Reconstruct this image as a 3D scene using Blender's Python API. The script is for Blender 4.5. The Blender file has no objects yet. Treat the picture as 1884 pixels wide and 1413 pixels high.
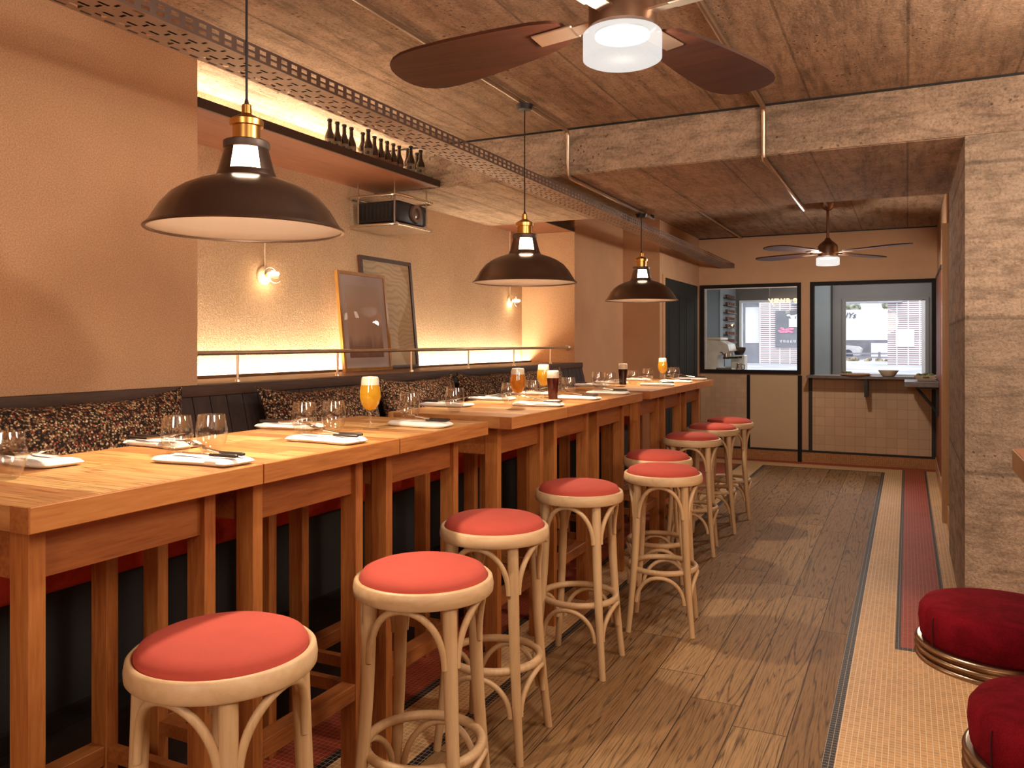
import bpy, bmesh, math, random
from mathutils import Vector, Matrix, noise
random.seed(11)
PI = math.pi
SC = bpy.context.scene
COL = SC.collection
R = math.radians

# ------------------------------------------------------------------ mesh helpers
class MB:
    def __init__(s):
        s.bm = bmesh.new()
    def box(s, x0, y0, z0, x1, y1, z1, bev=0.0, seg=1):
        bm = s.bm
        vs = [bm.verts.new(p) for p in ((x0,y0,z0),(x1,y0,z0),(x1,y1,z0),(x0,y1,z0),(x0,y0,z1),(x1,y0,z1),(x1,y1,z1),(x0,y1,z1))]
        fs = [bm.faces.new([vs[i] for i in f]) for f in ((0,3,2,1),(4,5,6,7),(0,1,5,4),(1,2,6,5),(2,3,7,6),(3,0,4,7))]
        if bev > 0:
            es = list({e for f in fs for e in f.edges})
            bmesh.ops.bevel(bm, geom=es, offset=bev, segments=seg, profile=0.5, affect='EDGES')
        return s
    def tube(s, pts, r, n=10, closed=False, flat=None):
        bm = s.bm
        pts = [Vector(p) for p in pts]
        N = len(pts)
        rs = r if isinstance(r, (list, tuple)) else [r]*N
        rings = []
        up = None
        for i in range(N):
            a = pts[(i-1) % N] if (closed or i > 0) else pts[i]
            b = pts[(i+1) % N] if (closed or i < N-1) else pts[i]
            t = (b-a)
            if t.length < 1e-9: t = Vector((0,0,1))
            t.normalize()
            if up is None:
                up = Vector((0,0,1)) if abs(t.z) < 0.9 else Vector((1,0,0))
            u = up - t*up.dot(t)
            if u.length < 1e-6: u = t.orthogonal()
            u.normalize(); v = t.cross(u); up = u
            f = flat if flat else (1.0, 1.0)
            rings.append([bm.verts.new(pts[i] + (u*math.cos(2*PI*k/n)*f[0] + v*math.sin(2*PI*k/n)*f[1])*rs[i]) for k in range(n)])
        M = N if closed else N-1
        for i in range(M):
            A = rings[i]; B = rings[(i+1) % N]
            for k in range(n):
                bm.faces.new((A[k], A[(k+1) % n], B[(k+1) % n], B[k]))
        if not closed:
            bm.faces.new(list(reversed(rings[0]))); bm.faces.new(rings[-1])
        return s
    def lathe(s, prof, n=32, a0=0.0, a1=2*PI, c=(0,0,0), close=False):
        bm = s.bm
        full = abs(a1-a0-2*PI) < 1e-6
        m = n if full else n+1
        rows = []
        for (r, z) in prof:
            if r < 1e-6:
                rows.append([bm.verts.new((c[0], c[1], c[2]+z))])
            else:
                rows.append([bm.verts.new((c[0]+r*math.cos(a0+(a1-a0)*k/n), c[1]+r*math.sin(a0+(a1-a0)*k/n), c[2]+z)) for k in range(m)])
        L = len(rows)
        for i in range(L if close else L-1):
            A = rows[i]; B = rows[(i+1) % L]
            for k in range(n):
                k2 = (k+1) % m if full else k+1
                if len(A) == 1 and len(B) == 1: continue
                if len(A) == 1: bm.faces.new((A[0], B[k2], B[k]))
                elif len(B) == 1: bm.faces.new((A[k], A[k2], B[0]))
                else: bm.faces.new((A[k], A[k2], B[k2], B[k]))
        return s
    def prism(s, outline, z0, z1):
        bm = s.bm
        a = [bm.verts.new((x,y,z0)) for x,y in outline]; b = [bm.verts.new((x,y,z1)) for x,y in outline]
        n = len(a)
        bm.faces.new(list(reversed(a))); bm.faces.new(b)
        for i in range(n): bm.faces.new((a[i], a[(i+1)%n], b[(i+1)%n], b[i]))
        return s
    def quad(s, p):
        s.bm.faces.new([s.bm.verts.new(q) for q in p]); return s
    def grid(s, f, nu, nv):
        bm = s.bm
        V = [[bm.verts.new(f(i/nu, j/nv)) for j in range(nv+1)] for i in range(nu+1)]
        for i in range(nu):
            for j in range(nv):
                bm.faces.new((V[i][j], V[i+1][j], V[i+1][j+1], V[i][j+1]))
        return s
    def ball(s, c, r, seg=16, sc=(1,1,1)):
        m = Matrix.Translation(c) @ Matrix.Diagonal((sc[0], sc[1], sc[2], 1))
        bmesh.ops.create_uvsphere(s.bm, u_segments=seg, v_segments=max(6, seg//2), radius=r, matrix=m); return s
    def xf(s, M):
        bmesh.ops.transform(s.bm, matrix=M, verts=s.bm.verts[:]); return s
    def build(s, name, mat, parent=None, smooth=True, ang=35, loc=None, merge=True):
        if merge: bmesh.ops.remove_doubles(s.bm, verts=s.bm.verts[:], dist=1e-6)
        bmesh.ops.recalc_face_normals(s.bm, faces=s.bm.faces[:])
        me = bpy.data.meshes.new(name)
        s.bm.to_mesh(me); s.bm.free()
        me.materials.append(mat)
        if smooth:
            for p in me.polygons: p.use_smooth = True
            try: me.set_sharp_from_angle(angle=R(ang))
            except Exception: pass
        o = bpy.data.objects.new(name, me); COL.objects.link(o)
        if parent: o.parent = parent
        if loc: o.location = loc
        return o

def tag(o, label=None, cat=None, group=None, kind=None):
    if label: o['label'] = label
    if cat: o['category'] = cat
    if group: o['group'] = group
    if kind: o['kind'] = kind
    return o
def thing(name, label, cat, loc=(0,0,0), rz=0.0, group=None):
    o = bpy.data.objects.new(name, None); COL.objects.link(o)
    o.location = loc; o.rotation_euler = (0,0,rz); o.empty_display_size = 0.1
    return tag(o, label, cat, group)
def dup(root, label, loc, rz=None, group=None):
    r = root.copy(); COL.objects.link(r); r.location = loc
    if rz is not None: r.rotation_euler = (0,0,rz)
    r['label'] = label
    if group: r['group'] = group
    for ch in list(root.children):
        c = ch.copy(); COL.objects.link(c); c.parent = r
        for g in list(ch.children):
            d = g.copy(); COL.objects.link(d); d.parent = c
    return r
def struct(name, mb, mat, label=None, smooth=False):
    o = mb.build(name, mat, smooth=smooth); o['kind'] = 'structure'
    if label: o['label'] = label
    return o

# ------------------------------------------------------------------ material helpers
class NT:
    def __init__(s, name):
        s.m = bpy.data.materials.new(name); s.m.use_nodes = True
        s.t = s.m.node_tree; s.n = s.t.nodes; s.l = s.t.links
        s.bsdf = s.n['Principled BSDF']; s.out = s.n['Material Output']
        s._co = None
    def node(s, typ, **kw):
        nd = s.n.new(typ)
        for k, v in kw.items():
            if k in nd.inputs.keys() if isinstance(k, str) else False:
                s.put(nd.inputs[k], v)
            else: setattr(nd, k, v)
        return nd
    def put(s, sock, v):
        if hasattr(v, 'is_output'): s.l.new(v, sock)
        else: sock.default_value = v
    def co(s):
        if s._co is None: s._co = s.n.new('ShaderNodeTexCoord').outputs['Object']
        return s._co
    def rand(s):
        return s.n.new('ShaderNodeObjectInfo').outputs['Random']
    def mapped(s, scale=(1,1,1), loc=(0,0,0), rot=(0,0,0), vec=None):
        m = s.n.new('ShaderNodeMapping'); s.l.new(vec or s.co(), m.inputs['Vector'])
        m.inputs['Scale'].default_value = scale; s.put(m.inputs['Location'], loc); m.inputs['Rotation'].default_value = rot
        return m.outputs[0]
    def noise(s, scale, detail=4, rough=0.55, vec=None, dist=0.0):
        n = s.n.new('ShaderNodeTexNoise'); s.l.new(vec or s.co(), n.inputs['Vector'])
        n.inputs['Scale'].default_value = scale; n.inputs['Detail'].default_value = detail
        n.inputs['Roughness'].default_value = rough; n.inputs['Distortion'].default_value = dist
        return n.outputs['Fac']
    def voro(s, scale, vec=None, feat='F1'):
        n = s.n.new('ShaderNodeTexVoronoi'); s.l.new(vec or s.co(), n.inputs['Vector']); n.feature = feat
        n.inputs['Scale'].default_value = scale
        return n
    def ramp(s, fac, stops, interp='LINEAR'):
        r = s.n.new('ShaderNodeValToRGB'); s.put(r.inputs[0], fac); cr = r.color_ramp; cr.interpolation = interp
        while len(cr.elements) < len(stops): cr.elements.new(0.5)
        for e, (p, c) in zip(cr.elements, stops):
            e.position = p; e.color = (c, c, c, 1) if isinstance(c, (int, float)) else (*c, 1)
        return r.outputs[0]
    def math(s, op, a, b=0.0, c=0.0):
        m = s.n.new('ShaderNodeMath'); m.operation = op
        s.put(m.inputs[0], a); s.put(m.inputs[1], b)
        if len(m.inputs) > 2: s.put(m.inputs[2], c)
        return m.outputs[0]
    def mix(s, fac, a, b, mode='MIX'):
        m = s.n.new('ShaderNodeMix'); m.data_type = 'RGBA'; m.blend_type = mode
        s.put(m.inputs[0], fac)
        s.put(m.inputs[6], (*a, 1) if isinstance(a, tuple) and len(a) == 3 else a)
        s.put(m.inputs[7], (*b, 1) if isinstance(b, tuple) and len(b) == 3 else b)
        return m.outputs[2]
    def sep(s, vec=None):
        x = s.n.new('ShaderNodeSeparateXYZ'); s.l.new(vec or s.co(), x.inputs[0]); return x.outputs
    def comb(s, x, y, z):
        c = s.n.new('ShaderNodeCombineXYZ'); s.put(c.inputs[0], x); s.put(c.inputs[1], y); s.put(c.inputs[2], z); return c.outputs[0]
    def bump(s, h, strength=0.3, dist=0.01):
        b = s.n.new('ShaderNodeBump'); b.inputs['Strength'].default_value = strength; b.inputs['Distance'].default_value = dist
        s.l.new(h, b.inputs['Height']); s.l.new(b.outputs[0], s.bsdf.inputs['Normal']); return b
    def col(s, c): s.put(s.bsdf.inputs['Base Color'], (*c, 1) if isinstance(c, tuple) else c); return s
    def set(s, **kw):
        for k, v in kw.items(): s.put(s.bsdf.inputs[k.replace('_', ' ')], v)
        return s

def plain(name, c, rough=0.5, metal=0.0, var=0.06, sc=8.0, bump=0.0, bsc=120.0, **kw):
    t = NT(name)
    f = t.noise(sc, 4)
    lo = tuple(v*(1-var*2) for v in c); hi = tuple(min(1, v*(1+var*2)) for v in c)
    t.col(t.ramp(f, [(0.3, lo), (0.7, hi)])).set(Roughness=rough, Metallic=metal, **kw)
    if bump: t.bump(t.noise(bsc, 3), bump, 0.004)
    return t.m

def plaster(name, c, bsc=170, bs=0.3, blot=0.1):
    t = NT(name)
    a = t.noise(1.3, 6, 0.6); b = t.noise(bsc, 3, 0.6)
    base = t.ramp(a, [(0.3, tuple(v*(1-blot) for v in c)), (0.7, tuple(v*(1+blot) for v in c))])
    g = t.ramp(b, [(0.3, 0.70), (0.7, 1.20)])
    t.col(t.mix(1.0, base, g, 'MULTIPLY')).set(Roughness=0.95, Specular_IOR_Level=0.15)
    h = t.math('ADD', b, t.math('MULTIPLY', t.noise(bsc*0.35, 3), 0.8))
    t.bump(h, bs, 0.006)
    return t.m

def concrete(name, c, board=0.32, axis=0, rough_b=0.5, pits=1.0):
    t = NT(name); X = t.sep()
    u = t.math('DIVIDE', X[axis], board)
    fr = t.math('FRACT', u); fl = t.math('FLOOR', u)
    wn = t.n.new('ShaderNodeTexWhiteNoise'); wn.noise_dimensions = '1D'; t.l.new(fl, wn.inputs['W'])
    tone = t.ramp(wn.outputs['Value'], [(0, 0.86), (1, 1.12)])
    big = t.noise(0.9, 7, 0.65); med = t.noise(9, 6, 0.7)
    streak = t.noise(3.5, 6, 0.7, vec=t.mapped((5, 0.5, 1) if axis == 0 else (1, 1, 5)))
    base = t.ramp(big, [(0.25, tuple(v*0.72 for v in c)), (0.55, c), (0.8, tuple(v*1.2 for v in c))])
    base = t.mix(1.0, base, tone, 'MULTIPLY')
    base = t.mix(1.0, base, t.ramp(med, [(0.3, 0.78), (0.7, 1.14)]), 'MULTIPLY')
    base = t.mix(1.0, base, t.ramp(streak, [(0.32, 0.55), (0.5, 1.0), (0.75, 1.14)]), 'MULTIPLY')
    grit = t.noise(75, 4, 0.75)
    base = t.mix(1.0, base, t.ramp(grit, [(0.33, 0.62), (0.5, 1.0), (0.7, 1.16)]), 'MULTIPLY')
    blot = t.noise(5.5, 8, 0.8, vec=t.mapped((3.2, 0.7, 1) if axis == 0 else (1, 1, 3)))
    base = t.mix(t.ramp(blot, [(0.51, 0.0), (0.64, 0.7)]), base, tuple(v*0.42 for v in c))
    seam = t.ramp(t.math('ABSOLUTE', t.math('SUBTRACT', fr, 0.5)), [(0.482, 1.0), (0.494, 0.62)])
    base = t.mix(1.0, base, seam, 'MULTIPLY')
    v = t.voro(26); pmask = t.ramp(t.noise(2.2, 4), [(0.5, 0.0), (0.62, 1.0)])
    pit = t.math('MULTIPLY', t.ramp(v.outputs['Distance'], [(0.08, 1.0), (0.2, 0.0)]), t.math('MULTIPLY', pmask, pits))
    base = t.mix(pit, base, tuple(v2*0.3 for v2 in c))
    t.col(base).set(Roughness=0.95, Specular_IOR_Level=0.15)
    h = t.math('ADD', t.math('MULTIPLY', med, 0.6), t.math('MULTIPLY', t.noise(70, 4, 0.7), rough_b))
    h = t.math('ADD', h, t.math('MULTIPLY', seam, 0.3))
    h = t.math('SUBTRACT', h, t.math('MULTIPLY', pit, 1.5))
    t.bump(h, 0.75, 0.014)
    return t.m

def wood(name, dark, mid, light, axis=1, scale=6.0, stretch=14.0, rough=0.4, fine=1.0, coat=0.0, rnd=True, bump=0.08):
    t = NT(name)
    sc = [stretch]*3; sc[axis] = 1.0
    loc = (0,0,0)
    vec = t.co()
    if rnd:
        off = t.n.new('ShaderNodeVectorMath'); off.operation = 'ADD'
        t.l.new(t.co(), off.inputs[0]); r = t.rand()
        t.l.new(t.comb(t.math('MULTIPLY', r, 17.0), t.math('MULTIPLY', r, 31.0), t.math('MULTIPLY', r, 23.0)), off.inputs[1])
        vec = off.outputs[0]
    mv = t.mapped(tuple(v/ stretch for v in sc), vec=vec)
    g = t.noise(scale, 6, 0.62, vec=mv, dist=1.4)
    mv2 = t.mapped(tuple(sc), vec=vec)
    f = t.noise(scale*1.6*fine, 5, 0.6, vec=mv2)
    k = t.math('ADD', t.math('MULTIPLY', g, 0.6), t.math('MULTIPLY', f, 0.4))
    cr = t.ramp(k, [(0.34, dark), (0.5, mid), (0.66, light)])
    t.col(cr).set(Roughness=rough, Coat_Weight=coat)
    t.bump(f, bump, 0.003)
    return t.m

def planks(name, w, L, along, tones, gap, rough, grain_dark, gs=26.0, gscale=5.0, gstr=0.55, bump=0.15, seamw=0.004):
    """boards of width w and length L running along axis index `along` (0=x, 1=y)."""
    t = NT(name); X = t.sep()
    a = X[along]; c = X[1-along]
    row = t.math('FLOOR', t.math('DIVIDE', c, w))
    wn = t.n.new('ShaderNodeTexWhiteNoise'); wn.noise_dimensions = '1D'; t.l.new(row, wn.inputs['W'])
    la = t.math('ADD', t.math('DIVIDE', a, L), t.math('MULTIPLY', wn.outputs['Value'], 7.3))
    seg = t.math('FLOOR', la)
    wn2 = t.n.new('ShaderNodeTexWhiteNoise'); wn2.noise_dimensions = '3D'
    t.l.new(t.comb(row, seg, t.math('MULTIPLY', t.rand(), 40.0)), wn2.inputs['Vector'])
    tone = t.ramp(wn2.outputs['Value'], tones)
    s = wn2.outputs['Value']
    # grain
    off = t.comb(t.math('ADD', t.math('MULTIPLY', a, 1.0), t.math('MULTIPLY', s, 13.0)), t.math('ADD', t.math('MULTIPLY', c, 1.0), t.math('MULTIPLY', s, 5.0)), 0.0)
    m1 = t.mapped((0.34, 7.0, 1), vec=off)
    g1 = t.noise(gscale, 3, 0.5, vec=m1, dist=0.35)
    rings = t.math('ABSOLUTE', t.math('SINE', t.math('MULTIPLY', g1, gs)))
    m2 = t.mapped((4.0, 90.0, 1), vec=off)
    fib = t.noise(2.0, 4, 0.6, vec=m2)
    gmask = t.math('ADD', t.math('MULTIPLY', t.ramp(rings, [(0.0, 1.0), (0.45, 0.0)]), gstr), t.math('MULTIPLY', t.ramp(fib, [(0.36, 0.7), (0.56, 0.0)]), gstr))
    colr = t.mix(t.math('MINIMUM', gmask, 0.9), tone, grain_dark)
    fr = t.math('ABSOLUTE', t.math('SUBTRACT', t.math('FRACT', t.math('DIVIDE', c, w)), 0.5))
    fl = t.math('ABSOLUTE', t.math('SUBTRACT', t.math('FRACT', la), 0.5))
    k1 = t.math('GREATER_THAN', fr, 0.5-seamw/w/2); k2 = t.math('GREATER_THAN', fl, 0.5-seamw/L/2)
    seam = t.math('MAXIMUM', k1, k2)
    colr = t.mix(seam, colr, gap)
    t.col(colr).set(Roughness=rough, Specular_IOR_Level=0.28)
    h = t.math('SUBTRACT', t.math('MULTIPLY', gmask, -0.5), t.math('MULTIPLY', seam, 1.0))
    t.bump(h, bump, 0.003)
    return t.m

def mosaic(name, tile, grout, size=0.02, gw=0.1, var=0.12, rough=0.5, axes=(0, 1), off=(0.0, 0.0)):
    t = NT(name); X = t.sep()
    u = t.math('DIVIDE', t.math('ADD', X[axes[0]], off[0]), size); v = t.math('DIVIDE', t.math('ADD', X[axes[1]], off[1]), size)
    wn = t.n.new('ShaderNodeTexWhiteNoise'); wn.noise_dimensions = '3D'
    t.l.new(t.comb(t.math('FLOOR', u), t.math('FLOOR', v), 0.0), wn.inputs['Vector'])
    tone = t.ramp(wn.outputs['Value'], [(0, tuple(k*(1-var) for k in tile)), (1, tuple(min(1, k*(1+var)) for k in tile))])
    big = t.ramp(t.noise(1.6, 5), [(0.3, 0.86), (0.7, 1.1)])
    tone = t.mix(1.0, tone, big, 'MULTIPLY')
    fu = t.math('ABSOLUTE', t.math('SUBTRACT', t.math('FRACT', u), 0.5)); fv = t.math('ABSOLUTE', t.math('SUBTRACT', t.math('FRACT', v), 0.5))
    g = t.math('GREATER_THAN', t.math('MAXIMUM', fu, fv), 0.5-gw/2)
    t.col(t.mix(g, tone, grout)).set(Roughness=rough, Specular_IOR_Level=0.25)
    t.bump(t.math('SUBTRACT', 1.0, g), 0.25, 0.002)
    return t.m

def thin_glass(name, tint=(1,1,1), refl=0.09, rough=0.0, edge=0.75):
    t = NT(name); t.n.remove(t.bsdf)
    tr = t.n.new('ShaderNodeBsdfTransparent'); tr.inputs[0].default_value = (*tint, 1)
    gl = t.n.new('ShaderNodeBsdfGlossy'); gl.inputs['Roughness'].default_value = rough; gl.inputs[0].default_value = (1,1,1,1)
    lw = t.n.new('ShaderNodeLayerWeight'); lw.inputs[0].default_value = 0.35
    nz = t.ramp(t.noise(3, 2), [(0, 0.95), (1, 1.0)])
    f = t.math('MULTIPLY', t.math('ADD', t.math('MULTIPLY', t.math('POWER', lw.outputs['Facing'], 3.0), edge), refl), nz)
    mx = t.n.new('ShaderNodeMixShader'); t.l.new(f, mx.inputs[0]); t.l.new(tr.outputs[0], mx.inputs[1]); t.l.new(gl.outputs[0], mx.inputs[2])
    t.l.new(mx.outputs[0], t.out.inputs[0]); return t.m

def glow(name, c, strength):
    t = NT(name); t.n.remove(t.bsdf)
    e = t.n.new('ShaderNodeEmission')
    t.l.new(t.ramp(t.noise(20, 2), [(0, tuple(v*0.97 for v in c)), (1, c)]), e.inputs[0]); e.inputs[1].default_value = strength
    t.l.new(e.outputs[0], t.out.inputs[0]); return t.m

def frosted(name, c, trans=0.45, em=0.0, emc=(1,1,1)):
    t = NT(name); t.n.remove(t.bsdf)
    tl = t.n.new('ShaderNodeBsdfTranslucent'); t.l.new(t.ramp(t.noise(30, 2), [(0, tuple(v*0.97 for v in c)), (1, c)]), tl.inputs[0])
    tp = t.n.new('ShaderNodeBsdfTransparent')
    mx = t.n.new('ShaderNodeMixShader'); mx.inputs[0].default_value = trans
    t.l.new(tl.outputs[0], mx.inputs[1]); t.l.new(tp.outputs[0], mx.inputs[2])
    o = mx.outputs[0]
    if em:
        e = t.n.new('ShaderNodeEmission'); e.inputs[0].default_value = (*emc, 1); e.inputs[1].default_value = em
        ad = t.n.new('ShaderNodeAddShader'); t.l.new(o, ad.inputs[0]); t.l.new(e.outputs[0], ad.inputs[1]); o = ad.outputs[0]
    t.l.new(o, t.out.inputs[0]); return t.m

def liquid(name, c, trl=0.55, tc=None):
    t = NT(name); t.n.remove(t.bsdf)
    tc = tc or c
    zz = t.sep()[2]
    d = t.n.new('ShaderNodeBsdfDiffuse'); t.l.new(t.ramp(t.noise(40, 2), [(0, tuple(v*0.95 for v in c)), (1, c)]), d.inputs[0])
    tl = t.n.new('ShaderNodeBsdfTranslucent'); tl.inputs[0].default_value = (*tc, 1)
    mx = t.n.new('ShaderNodeMixShader'); mx.inputs[0].default_value = trl
    t.l.new(d.outputs[0], mx.inputs[1]); t.l.new(tl.outputs[0], mx.inputs[2])
    tp = t.n.new('ShaderNodeBsdfTransparent'); tp.inputs[0].default_value = (*tc, 1)
    m2 = t.n.new('ShaderNodeMixShader'); m2.inputs[0].default_value = 0.25
    t.l.new(mx.outputs[0], m2.inputs[1]); t.l.new(tp.outputs[0], m2.inputs[2])
    t.l.new(m2.outputs[0], t.out.inputs[0]); return t.m

def fabric(name, c, sheen=0.4, bsc=900, var=0.05, rough=0.9):
    t = NT(name)
    f = t.noise(5, 4); b = t.noise(bsc, 2)
    base = t.ramp(f, [(0.3, tuple(v*(1-var*2) for v in c)), (0.7, tuple(min(1, v*(1+var*2)) for v in c))])
    base = t.mix(1.0, base, t.ramp(b, [(0.3, 0.86), (0.7, 1.1)]), 'MULTIPLY')
    t.col(base).set(Roughness=rough, Sheen_Weight=sheen, Sheen_Tint=(*c, 1))
    t.bump(b, 0.2, 0.001); return t.m

def velvet(name, c, dark, sc=7, sheen=0.25):
    t = NT(name)
    f = t.noise(sc, 6, 0.7, dist=1.0); b = t.noise(420, 2)
    base = t.ramp(f, [(0.3, dark), (0.62, c)])
    base = t.mix(1.0, base, t.ramp(b, [(0.3, 0.75), (0.7, 1.15)]), 'MULTIPLY')
    t.col(base).set(Roughness=0.95, Sheen_Weight=sheen, Sheen_Tint=(*c, 1), Sheen_Roughness=0.4, Specular_IOR_Level=0.1)
    t.bump(b, 0.3, 0.002); return t.m

# ------------------------------------------------------------------ materials
WALLC = (0.565, 0.33, 0.188)
M = {}
M['wall'] = plaster('warm_plaster', WALLC, 200, 0.35)
M['wall_rough'] = plaster('rough_plaster', (0.60, 0.40, 0.25), 170, 0.65)
M['ceiling'] = concrete('board_marked_concrete', (0.44, 0.295, 0.20), 0.46, 0)
M['beam'] = concrete('rough_concrete', (0.45, 0.325, 0.235), 0.9, 2, 1.3, 0.8)
M['column'] = concrete('column_concrete', (0.49, 0.37, 0.275), 0.75, 2, 1.7, 0.8)
M['floor'] = planks('oak_floor', 0.19, 1.7, 1, [(0, (0.25,0.135,0.055)), (0.5, (0.32,0.18,0.078)), (1, (0.40,0.24,0.11))], (0.04,0.02,0.009), 0.58, (0.05,0.022,0.008), gs=52, gscale=1.15, gstr=0.62)
M['tan'] = mosaic('tan_mosaic', (0.62, 0.345, 0.135), (0.80, 0.65, 0.46), 0.0195, 0.12)
M['redmos'] = mosaic('red_mosaic', (0.37, 0.055, 0.026), (0.46, 0.24, 0.15), 0.0195, 0.09)
M['blackmos'] = mosaic('black_mosaic', (0.02, 0.019, 0.02), (0.45, 0.33, 0.23), 0.0195, 0.09)
M['skirt'] = mosaic('orange_mosaic_skirting', (0.46, 0.21, 0.075), (0.22, 0.11, 0.05), 0.0195, 0.12, axes=(0, 2))
M['blackline'] = mosaic('black_line_mosaic', (0.018, 0.017, 0.018), (0.10, 0.075, 0.055), 0.0195, 0.1, axes=(0, 2))
M['blackside'] = mosaic('black_side_mosaic', (0.018, 0.017, 0.018), (0.10, 0.075, 0.055), 0.0195, 0.1, axes=(1, 2))
M['tile'] = mosaic('square_wall_tile', (0.56, 0.36, 0.215), (0.33, 0.17, 0.085), 0.107, 0.025, 0.05, 0.45, axes=(0, 2))
M['smalltile'] = mosaic('pale_wall_tile', (0.53, 0.35, 0.225), (0.40, 0.25, 0.15), 0.06, 0.03, 0.05, 0.55, axes=(0, 2))
M['redtile'] = mosaic('brick_red_tile', (0.27, 0.085, 0.045), (0.16, 0.06, 0.035), 0.0195, 0.12, axes=(1, 2))
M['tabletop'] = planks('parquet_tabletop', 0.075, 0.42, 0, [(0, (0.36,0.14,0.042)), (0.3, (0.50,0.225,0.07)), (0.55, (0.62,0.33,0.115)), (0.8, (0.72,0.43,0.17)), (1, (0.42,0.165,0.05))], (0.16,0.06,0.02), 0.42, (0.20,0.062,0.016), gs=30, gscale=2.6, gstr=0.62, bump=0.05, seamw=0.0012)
M['edge'] = wood('tabletop_edge_wood', (0.30,0.092,0.022), (0.48,0.18,0.046), (0.58,0.25,0.072), 1, 5, 14, 0.4)
M['endgrain'] = wood('end_grain_wood', (0.25,0.085,0.025), (0.42,0.17,0.05), (0.52,0.24,0.08), 0, 8, 5, 0.45)
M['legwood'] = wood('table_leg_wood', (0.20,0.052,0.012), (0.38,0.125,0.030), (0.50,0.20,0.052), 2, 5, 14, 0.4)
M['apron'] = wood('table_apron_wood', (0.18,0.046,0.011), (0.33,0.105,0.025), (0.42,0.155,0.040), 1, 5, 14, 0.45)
M['bent'] = wood('bentwood_beech', (0.50,0.30,0.145), (0.60,0.385,0.20), (0.68,0.46,0.26), 2, 4, 16, 0.45, bump=0.04)
M['rimw'] = wood('beech_rim', (0.54,0.33,0.165), (0.64,0.42,0.23), (0.70,0.48,0.28), 0, 4, 8, 0.45, bump=0.03)
M['redfab'] = fabric('coral_red_fabric', (0.47, 0.066, 0.042), 0.15)
M['velvet'] = velvet('crimson_velvet', (0.26, 0.008, 0.018), (0.14, 0.004, 0.008), 14, 0.2)
M['seamred'] = plain('dark_red_seam', (0.05, 0.003, 0.006), 0.9)
M['bronze'] = plain('brushed_bronze', (0.40, 0.27, 0.17), 0.28, 1.0)
M['seatred'] = velvet('red_seat_velvet', (0.50, 0.05, 0.025), (0.30, 0.025, 0.014), 5, 0.2)
M['benchblack'] = fabric('black_bench_fabric', (0.018, 0.016, 0.016), 0.1, 300)
M['darkboard'] = planks('dark_floorboards', 0.09, 2.5, 1, [(0, (0.02,0.016,0.014)), (1, (0.04,0.03,0.025))], (0.006,0.005,0.004), 0.6, (0.01,0.008,0.007))
M['backwood'] = wood('dark_stained_wood', (0.028,0.013,0.008), (0.052,0.024,0.015), (0.085,0.04,0.025), 1, 5, 14, 0.65)
M['backboard'] = wood('dark_backrest_boards', (0.016,0.009,0.008), (0.030,0.016,0.013), (0.045,0.022,0.017), 2, 5, 14, 0.7)
M['ledge'] = wood('dark_ledge_wood', (0.13,0.062,0.032), (0.19,0.095,0.05), (0.25,0.13,0.07), 1, 4, 12, 0.5)
M['shelf'] = wood('walnut_shelf', (0.15,0.045,0.018), (0.215,0.072,0.029), (0.275,0.10,0.042), 1, 3, 12, 0.45)
M['shelfedge'] = wood('dark_shelf_edge', (0.03,0.014,0.010), (0.045,0.022,0.016), (0.06,0.03,0.02), 1, 4, 12, 0.5)
M['blade'] = wood('mahogany_blade', (0.022,0.006,0.004), (0.062,0.0165,0.0075), (0.105,0.030,0.013), 0, 9, 26, 0.5)
M['bladeedge'] = plain('dark_blade_edge', (0.05, 0.018, 0.010), 0.5)
M['fanmetal'] = plain('brushed_brown_metal', (0.30, 0.19, 0.135), 0.32, 0.9)
M['nickel'] = plain('warm_nickel', (0.72, 0.58, 0.44), 0.28, 0.9)
M['steel'] = plain('steel', (0.66, 0.58, 0.50), 0.22, 1.0)
M['conduit'] = plain('steel_conduit', (0.50, 0.38, 0.29), 0.3, 0.9)
M['brass'] = plain('aged_brass', (0.62, 0.34, 0.10), 0.3, 1.0)
M['shade'] = plain('dark_bronze_enamel', (0.15, 0.098, 0.072), 0.30, 0.85, var=0.02, Coat_Weight=0.3, Coat_Roughness=0.2)
M['enamel'] = plain('cream_enamel', (0.50, 0.41, 0.33), 0.5, 0.0, 0.01)
M['collar'] = plain('grey_brown_collar', (0.10, 0.068, 0.055), 0.5, 0.5)
M['cord'] = plain('black_cord', (0.012, 0.008, 0.007), 0.6)
M['neckglass'] = frosted('ribbed_lamp_glass', (1.0, 0.9, 0.8), 0.35, 5.0, (1.0, 0.80, 0.60))
M['bulb'] = glow('warm_bulb', (1.0, 0.80, 0.55), 14.0)
M['drum'] = frosted('frosted_drum', (0.0016, 0.0016, 0.0015), 0.5, 0.44, (1.0, 0.96, 0.92))
M['drumcore'] = glow('fan_lamp_core', (1.0, 0.94, 0.86), 1.1)
M['led'] = glow('warm_led_strip', (1.0, 0.86, 0.62), 80.0)
M['leddif'] = glow('warm_led_strip_top', (1.0, 0.87, 0.64), 70.0)
M['sconce'] = plain('cream_metal', (0.80, 0.62, 0.44), 0.4, 0.2)
M['tubeglow'] = glow('sconce_tube', (1.0, 0.83, 0.52), 6.0)
M['glass'] = thin_glass('clear_glass', (0.97, 0.96, 0.95), 0.085)
M['pane'] = thin_glass('window_pane', (0.97, 0.98, 0.98), 0.012, edge=0.3)
M['picglass'] = thin_glass('picture_glass', (0.98, 0.98, 0.98), 0.008, edge=0.2)
M['lager'] = liquid('pale_lager', (0.98, 0.66, 0.05), 0.6, (1.0, 0.74, 0.08))
M['amber'] = liquid('amber_ale', (0.58, 0.29, 0.03), 0.6, (0.80, 0.42, 0.05))
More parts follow.
